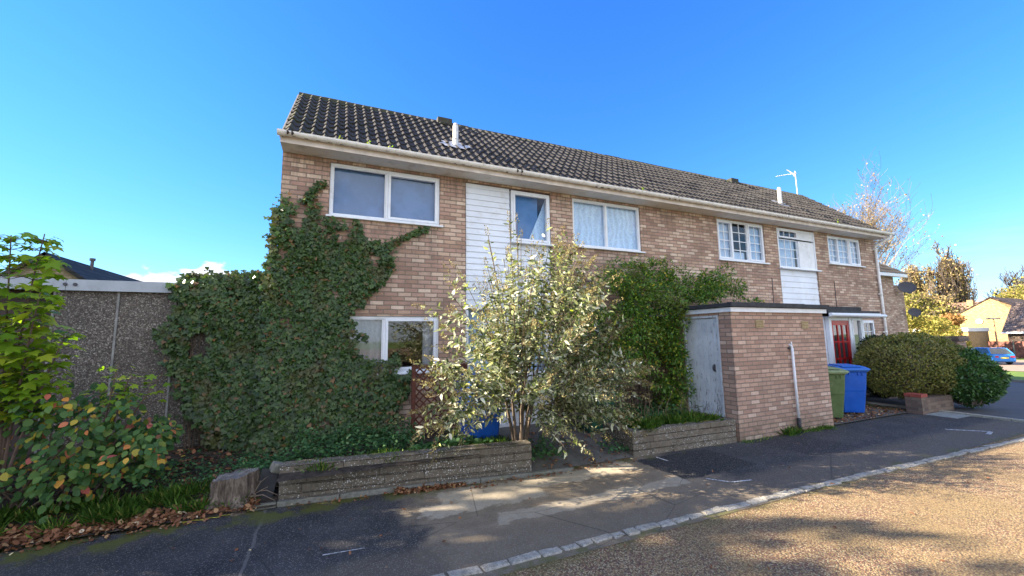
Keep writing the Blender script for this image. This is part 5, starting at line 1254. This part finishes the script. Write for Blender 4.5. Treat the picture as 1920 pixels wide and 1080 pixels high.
def bush(name, c, R, n, mat, label, seed, size):
    r = NR(seed); root = wempty(name, (c[0], c[1], c[2]), *label); m = 26
    C = np.array(c) + np.c_[r.uniform(-1, 1, m) * R[0], r.uniform(-1, 1, m) * R[1], r.uniform(.15, 1, m) * R[2]]; rad = r.uniform(.25, .45, m) * min(R)
    P, d = clumps(C, rad, n, r); L = r.uniform(*size, n); leaves('foliage', P, d + r.normal(0, .6, P.shape), r.normal(0, 1, P.shape) + np.array([0, 0, .8]), L, L * .7, OVAL, mat, root)
    mb = MB()
    for k in range(12): e = C[k]; mb.tube([tuple(np.array(c) + r.normal(0, .1, 3) * (1, 1, 0)), tuple(e)], [.03, .01], 4)
    mb.build('stem', m_twigd, root)
bush('garden_bush', (48, 18.6, -1.1), (1.9, 1.5, 4.3), 6500, m_yel, ('bright yellow-green bush beside the lower satellite dish', 'bush'), 121, (.10, .2))
bush('garden_bush', (60, 21.9, -1.1), (1.6, 1.9, 4.5), 6000, m_org, ('rusty orange bush over the garage roof left of the tan gable', 'bush'), 122, (.12, .22))
bush('garden_bush', (58, 20.2, -1.1), (1.2, 1.2, 3.3), 3600, m_yel, ('small yellow bush at the left end of the low garage', 'bush'), 123, (.12, .22))

# ------------------------------------------------------------------ neighbouring buildings
nh = wempty('brick_house', (20, 12, 0), 'neighbouring brick house with satellite dishes just beyond the terrace downpipe', 'house')
MB().box(17.2, 24.15, 10, 16, -.5, 4.48).build('wall', m_brick, nh)
MB().box(24.16, 25.0, 10.02, 14, -.5, 4.02).build('side_wall', m_brick, nh)
roof_tiles('roof', 16.9, 24.75, 9.72, 4.50, 12.8, 6.6, 9, nh, m_tile, seed=4)
MB().box(16.9, 24.7, 9.68, 9.74, 4.36, 4.5).build('fascia', m_white, nh)
MB().box(16.95, 24.7, 9.74, 10, 4.4, 4.42).build('soffit', m_white, nh)
def dish(loc, rz, s, label):
    e = empty('satellite_dish', loc, label, 'satellite dish', 'satellite dishes on the neighbouring wall', rz)
    mb = MB(); n = 20; rings = [(0, 0), (.35, .012), (.7, .05), (1, .11)]
    i = [0]; mb.v.append((0, 0, 0))
    for q, d in rings[1:]:
        for k in range(n): t = 2 * math.pi * k / n; mb.v.append((q * s * 1.12 * math.cos(t), -d * s * 1.6, q * s * math.sin(t)))
    for k in range(n): mb.f.append((0, 1 + k, 1 + (k + 1) % n)); mb.mi.append(0)
    for j in range(2):
        for k in range(n): a = 1 + j * n; mb.f.append((a + k, a + n + k, a + n + (k + 1) % n, a + (k + 1) % n)); mb.mi.append(0)
    m = Matrix.Rotation(RAD(-22), 4, 'X')
    mb.xf(m); o = mb.build('reflector', m_dkmetal, e); md = o.modifiers.new('s', 'SOLIDIFY'); md.thickness = .02
    a = MB(); a.tube([(0, .0, -s * .8), (0, -s * .9, -s * .95)], .018, 6); a.box(-.05, .05, -s * 1.15, -s * .85, -s * 1.05, -s * .85); a.build('feed_arm', m_dkmetal, e)
    b = MB(); b.tube([(0, .05, 0), (0, .30, -.10), (0, .30, -.35)], .025, 6); b.build('bracket', m_dkmetal, e)
dish((24.35, 9.62, 3.86), RAD(-50), .29, 'larger black satellite dish high on the neighbouring brick wall')
dish((24.95, 9.70, 2.72), RAD(-50), .21, 'smaller black satellite dish lower down on the neighbouring brick wall')
gw = wempty('garden_wall', (17, 6.6, 0), 'dark brick garden wall with flat coping running behind the hedge', 'wall')
MB().box(14.6, 18.7, 6.5, 6.72, -.3, 1.58).build('wall', m_dkbrick, gw); MB().box(14.55, 18.7, 6.46, 6.76, 1.582, 1.65).build('coping', m_dkbrick, gw)
MB().box(18.7, 19.3, 6.3, 6.9, -.4, 1.50).build('pier', m_brick, gw); MB().box(18.64, 19.36, 6.24, 6.96, 1.502, 1.66).build('pier_cap', m_dkbrick, gw)

# tan gable house and its tiled neighbour beyond the far verge
def rooftile_simple(name, quad, parent, c1, c2):
    t = NT(name + '_tile'); X, Y, Z = t.xyz()
    b = t.new('ShaderNodeTexBrick'); cv = t.new('ShaderNodeCombineXYZ'); t.l.new(Y if quad[1] else X, cv.inputs[0]); t.l.new(Z, cv.inputs[1]); t.l.new(cv.outputs[0], b.inputs['Vector'])
    b.inputs['Scale'].default_value = 1; b.inputs['Brick Width'].default_value = .33; b.inputs['Row Height'].default_value = .21; b.inputs['Mortar Size'].default_value = .03; b.inputs['Mortar'].default_value = (*[v * .35 for v in c1], 1)
    b.inputs['Color1'].default_value = (*c1, 1); b.inputs['Color2'].default_value = (*c2, 1); c = t.mix(t.rng(t.noise(1.2, 5, .7), .4, .65), b.outputs[0], tuple(v * .5 for v in c1)); t.fin(c, .85)
    o = MB(); p = quad[0]; o.face(p); q = o.build('roof', t.m, parent); md = q.modifiers.new('s', 'SOLIDIFY'); md.thickness = .12; md.offset = -1; return q
gh = wempty('gable_house', (80, 22, -1.1), 'tan brick house with a windowless sunlit gable end', 'house')
mb = MB(); G = [(18.8, -1.3), (24.8, -1.3), (24.8, 3.9), (21.8, 5.75), (18.8, 3.9)]
mb.prism(G, 75, 84, 'x'); mb.build('wall', m_tanbrick, gh)
rooftile_simple('gable_left', ([(74.9, 25.1, 3.75), (84, 25.1, 3.75), (84, 21.8, 5.85), (74.9, 21.8, 5.85)], False), gh, (.10, .07, .06), (.16, .12, .10))
rooftile_simple('gable_right', ([(74.9, 21.8, 5.85), (84, 21.8, 5.85), (84, 18.5, 3.75), (74.9, 18.5, 3.75)], False), gh, (.10, .07, .06), (.16, .12, .10))
d_ = MB(); d_.tube([(74.92, 23.0, 2.95), (74.88, 23.0, 2.95)], [.30, .30], 14); d_.build('wall_light', m_white, gh)
th = wempty('tiled_house', (70, 14, -1.1), 'house with mottled tiled roof and white fascia behind the brown fence at the right edge', 'house')
MB().box(68.4, 76, 6, 19.0, -1.3, 1.62).build('wall', m_dkbrick, th)
mb = MB(); mb.prism([(68.4, 1.62), (76, 1.62), (72.2, 4.9)], 6, 19.0, 'y'); mb.build('gable', m_dkbrick, th)
rooftile_simple('near_slope', ([(67.9, 19.3, 1.55), (67.9, 6, 1.55), (72.2, 6, 4.98), (72.2, 19.3, 4.98)], True), th, (.17, .12, .10), (.30, .23, .20))
rooftile_simple('back_slope', ([(76.4, 6, 1.55), (76.4, 19.3, 1.55), (72.2, 19.3, 4.98), (72.2, 6, 4.98)], True), th, (.17, .12, .10), (.30, .23, .20))
MB().box(67.82, 67.9, 6, 19.3, 1.42, 1.62).build('fascia', m_white, th)
wb = MB(); wb.box(68.34, 68.4, 13.2, 17.2, .30, 1.35); wi = wb.build('window', m_white, th)
MB().box(68.31, 68.338, 13.4, 15.2, .42, 1.25).build('pane', m_glassL, wi); MB().box(68.31, 68.338, 15.4, 17.0, .42, 1.25).build('pane', m_glassL, wi)
def ridge_house(name, x, y0, y1, yr, z0, z1, zr, dx, wall, label, c1, c2):
    h = wempty(name, (x, (y0 + y1) / 2, -1.1), *label)
    MB().prism([(y0, z0), (y1, z0), (y1, z1), (yr, zr), (y0, z1)], x, x + dx, 'x').build('wall', wall, h)
    e = .3; s0 = (zr - z1) / (yr - y0); s1 = (zr - z1) / (y1 - yr)
    rooftile_simple('slope', ([(x - .1, y0 - e, z1 - e * s0 + .06), (x - .1, yr, zr + .06), (x + dx, yr, zr + .06), (x + dx, y0 - e, z1 - e * s0 + .06)], False), h, c1, c2)
    rooftile_simple('slope', ([(x - .1, yr, zr + .06), (x - .1, y1 + e, z1 - e * s1 + .06), (x + dx, y1 + e, z1 - e * s1 + .06), (x + dx, yr, zr + .06)], False), h, c1, c2)
    return h
mh = wempty('bungalow', (84, 27, -1.1), 'distant bungalow with brown roof, chimney and white gable between bush and tan gable', 'house')
MB().box(80, 88, 24.6, 31, -1.3, 2.95).build('wall', m_white, mh)
rooftile_simple('near_slope', ([(79.6, 31.4, 2.9), (79.6, 24.2, 2.9), (84, 24.2, 5.9), (84, 29.0, 5.9)], True), mh, (.24, .14, .10), (.32, .21, .15))
rooftile_simple('far_slope', ([(88.4, 24.2, 2.9), (88.4, 31.4, 2.9), (84, 29.0, 5.9), (84, 24.2, 5.9)], True), mh, (.24, .14, .10), (.32, .21, .15))
MB().box(82.2, 82.9, 25.6, 26.2, 4.2, 6.1).build('chimney', m_tanbrick, mh)
lg = wempty('low_garage', (66, 23, -1.1), 'low flat-roofed tan garage with white fascia left of the tan gable', 'garage')
MB().box(64, 69, 20.6, 25.6, -1.3, 1.72).build('wall', m_tanbrick, lg); MB().box(63.85, 69, 20.5, 25.7, 1.722, 2.12).build('fascia', m_white, lg)

fe = wempty('timber_fence', (66, 15, -1.1), 'red-brown close-boarded fence behind the bright blue car', 'fence')
m_fence = plain('red_brown_fence', (.20, .085, .065), .85, .3, 2.2, dirt=((.34, .20, .16), .5))
rr = random.Random(9); y = 19.9; k = 0
while y > 6.2:
    mb = MB()
    for q in range(12): mb.box(66 + .012 * (q % 2), 66.03 + .012 * (q % 2), y - .15, y - .005, -1.2, .62 + rr.uniform(-.012, .012)); y -= .15
    mb.build('board_panel', m_fence, fe)
    MB().box(65.93, 66.08, y - .11, y - .01, -1.2, .70).build('post', m_edge, fe); y -= .12
lp = wempty('street_lamp', (63.5, 18.45, -1.1), 'thin brown street lamp post with flat head before the tan gable', 'street lamp')
m_rust = plain('brown_lamp_post', (.30, .16, .09), .6, .15, 5)
MB().tube([(63.5, 18.45, -1.1), (63.5, 18.45, .3), (63.5, 18.45, 3.0)], [.09, .07, .055], 8).build('post', m_rust, lp, smooth=True)
MB().prism([(63.3, 18.0), (63.7, 18.0), (63.75, 18.95), (63.25, 18.95)], 2.98, 3.12).build('lamp_head', m_dkmetal, lp, bevel=.03)

# ------------------------------------------------------------------ parked cars
m_tyre = plain('tyre', (.02, .02, .022), .8, .1, 9); m_rim = plain('wheel_trim', (.62, .63, .65), .35, .05, 9, metal=.4)
m_cglass = plain('car_glass', (.03, .04, .05), .08, .05, 2); m_cglass.node_tree.nodes['Principled BSDF'].inputs['Specular IOR Level'].default_value = .8
m_rlamp = plain('red_lamp', (.45, .02, .02), .3, .05, 9); m_plate = plain('yellow_plate', (.75, .58, .06), .5, .05, 9)
def car(loc, rz, paint, label, L=3.9, W=1.66, H=1.42, estate=0.):
    e = empty('parked_car', loc, label, 'car', 'cars parked beyond the far verge', rz)   # local -Y is the rear
    h = L / 2; w = W / 2
    # stations along the length: y, half width low, waist height, bonnet/boot height
    prof = [(-h, .86, .42, .78), (-h + .06, .95, .25, .86), (-h + .35, 1, .2, .93), (-.7, 1, .19, .94), (.55, 1, .19, .92), (h - 1.0, 1, .19, .90), (h - .35, .97, .2, .74), (h - .08, .90, .25, .62), (h, .80, .35, .52)]
    mb = MB(); n = 8
    for y, s, z0, z1 in prof: mb.v += [(-w * s * .94, y, z0), (-w * s, y, z0 + .12), (-w * s, y, (z0 + z1) / 2), (-w * s * .93, y, z1), (w * s * .93, y, z1), (w * s, y, (z0 + z1) / 2), (w * s, y, z0 + .12), (w * s * .94, y, z0)]
    for k in range(len(prof) - 1):
        for q in range(n): mb.f.append((k * n + q, k * n + (q + 1) % n, (k + 1) * n + (q + 1) % n, (k + 1) * n + q)); mb.mi.append(0)
    mb.f += [tuple(range(n)), tuple(range(len(mb.v) - 1, len(mb.v) - n - 1, -1))]; mb.mi += [0, 0]
    b = mb.build('body', paint, e, bevel=.03)
    # cabin: glass volume with painted roof and pillars
    yr, yf = -h + .22 - estate * .1, h - 1.15; tr, tf = -h + .62 - estate * .25, h - 1.85
    low = [(-w * .92, yr, .90), (w * .92, yr, .90), (w * .92, yf, .90), (-w * .92, yf, .90)]; top = [(-w * .74, tr, H - .05), (w * .74, tr, H - .05), (w * .74, tf, H - .05), (-w * .74, tf, H - .05)]
    g = MB(); g.v = low + top; g.f = [(0, 1, 5, 4), (1, 2, 6, 5), (2, 3, 7, 6), (3, 0, 4, 7)]; g.mi = [0] * 4; g.build('window_glass', m_cglass, e)
    r_ = MB(); r_.v = [(x * 1.02, y, H - .06) for x, y, z in top] + [(x * .9, y + (.08 if y < 0 else -.12), H) for x, y, z in top]
    r_.f = [(0, 1, 5, 4), (1, 2, 6, 5), (2, 3, 7, 6), (3, 0, 4, 7), (4, 5, 6, 7)]; r_.mi = [0] * 5
    for a, c in ((0, 4), (1, 5), (2, 6), (3, 7)): r_.tube([low[a], top[c - 4]], .045, 5)
    for s in (-1, 1):
        r_.tube([(s * w * .925, -.28, .9), (s * w * .75, -.25, H - .05)], .035, 4)
    r_.build('roof', paint, e)
    for s in (-1, 1):
        for y in (-h + .72, h - .75):
            t = MB(); t.tube([(s * (w - .19), y, .29), (s * (w + .005), y, .29)], .29, 20); wh = t.build('wheel', m_tyre, e)
            MB().tube([(s * (w - .02), y, .29), (s * (w + .015), y, .29)], [.20, .18], 16).build('rim', m_rim, wh)
        MB().box(s * w * .60 - .11, s * w * .60 + .20 * (s > 0) + (.11 if s < 0 else 0), -h - .012, -h + .10, .60, .74).build('tail_light', m_rlamp, e, bevel=.015)
        MB().box(s * (w + .08) - .07, s * (w + .08) + .07, h - 1.45, h - 1.35, .92, 1.04).build('mirror', paint, e, bevel=.02)
    MB().box(-.26, .26, -h - .03, -h + .02, .52, .63).build('number_plate', m_plate, e)
    MB().box(-w * .84, w * .84, -h - .045, -h + .1, .30, .50).build('bumper', paint, e, bevel=.03)
    return e
m_cb = plain('blue_car_paint', (.01, .17, .52), .25, .03, 3); m_cb.node_tree.nodes['Principled BSDF'].inputs['Coat Weight'].default_value = .6
m_cw = plain('white_car_paint', (.72, .73, .75), .3, .03, 3); m_cd = plain('dark_car_paint', (.03, .04, .06), .3, .03, 3)
car((53.75, 16.45, -1.11), RAD(-40), m_cb, 'bright blue hatchback parked before the red-brown fence')
car((60.5, 20.4, -1.11), RAD(-70), m_cw, 'white car parked behind the blue hatchback below the tan gable', 4.2, 1.75, 1.5)
car((56.5, 20.0, -1.11), RAD(-60), m_cd, 'dark car partly hidden by the garden wall pier left of the blue hatchback')

# distant house behind the garages at the left
fh = wempty('distant_house', (-9.6, 26, 0), 'distant house with brown gable and dark tiled roof behind the garages', 'house')
m_brg = brick_mat('brown_gable_brick', [(.24, .18, .13), (.30, .23, .17), (.20, .15, .11)], (.2, .17, .14), dirtamt=.1)
MB().prism([(-13.2, 0), (-6.0, 0), (-6.0, 2.2), (-9.6, 5.05), (-13.2, 2.2)], 20, 34, 'y').build('wall', m_brg, fh)
def slope(pts, name, c1, c2): return rooftile_simple(name, (pts, True), fh, c1, c2)
slope([(-5.7, 19.85, 2.02), (-5.7, 34, 2.02), (-9.6, 34, 5.12), (-9.6, 19.85, 5.12)], 'dark_slope', (.03, .03, .033), (.055, .052, .05))
slope([(-9.6, 19.85, 5.12), (-9.6, 34, 5.12), (-13.5, 34, 2.02), (-13.5, 19.85, 2.02)], 'left_slope', (.05, .045, .04), (.08, .07, .06))
MB().tube([(-9.3, 22.3, 4.7), (-9.3, 22.3, 5.28)], .06, 8).tube([(-9.3, 22.3, 5.24), (-9.3, 22.3, 5.34)], .10, 8).build('flue_pipe', m_dkmetal, fh)
MB().tube([(-9.5, 33.2, 5.0), (-9.5, 33.2, 5.45)], .10, 8).build('flue_pipe', m_metal, fh)

# weeds rooted in the gutter
r = NR(91)
for x in (.0, .42, .78, 6.05, 13.2):
    n = 9; P = np.c_[x + r.normal(0, .02, n), 6.56 + r.normal(0, .015, n), 4.93 + r.rand(n) * r.uniform(.05, .17)]; L = r.uniform(.02, .05, n)
    o = leaves('gutter_weed', P, r.normal(0, 1, (n, 3)) + np.array([0, 0, .8]), r.normal(0, 1, (n, 3)), L, L * .5, LANCE, m_map, house)
for o in bpy.data.objects:
    if '_world' in o: del o['_world']
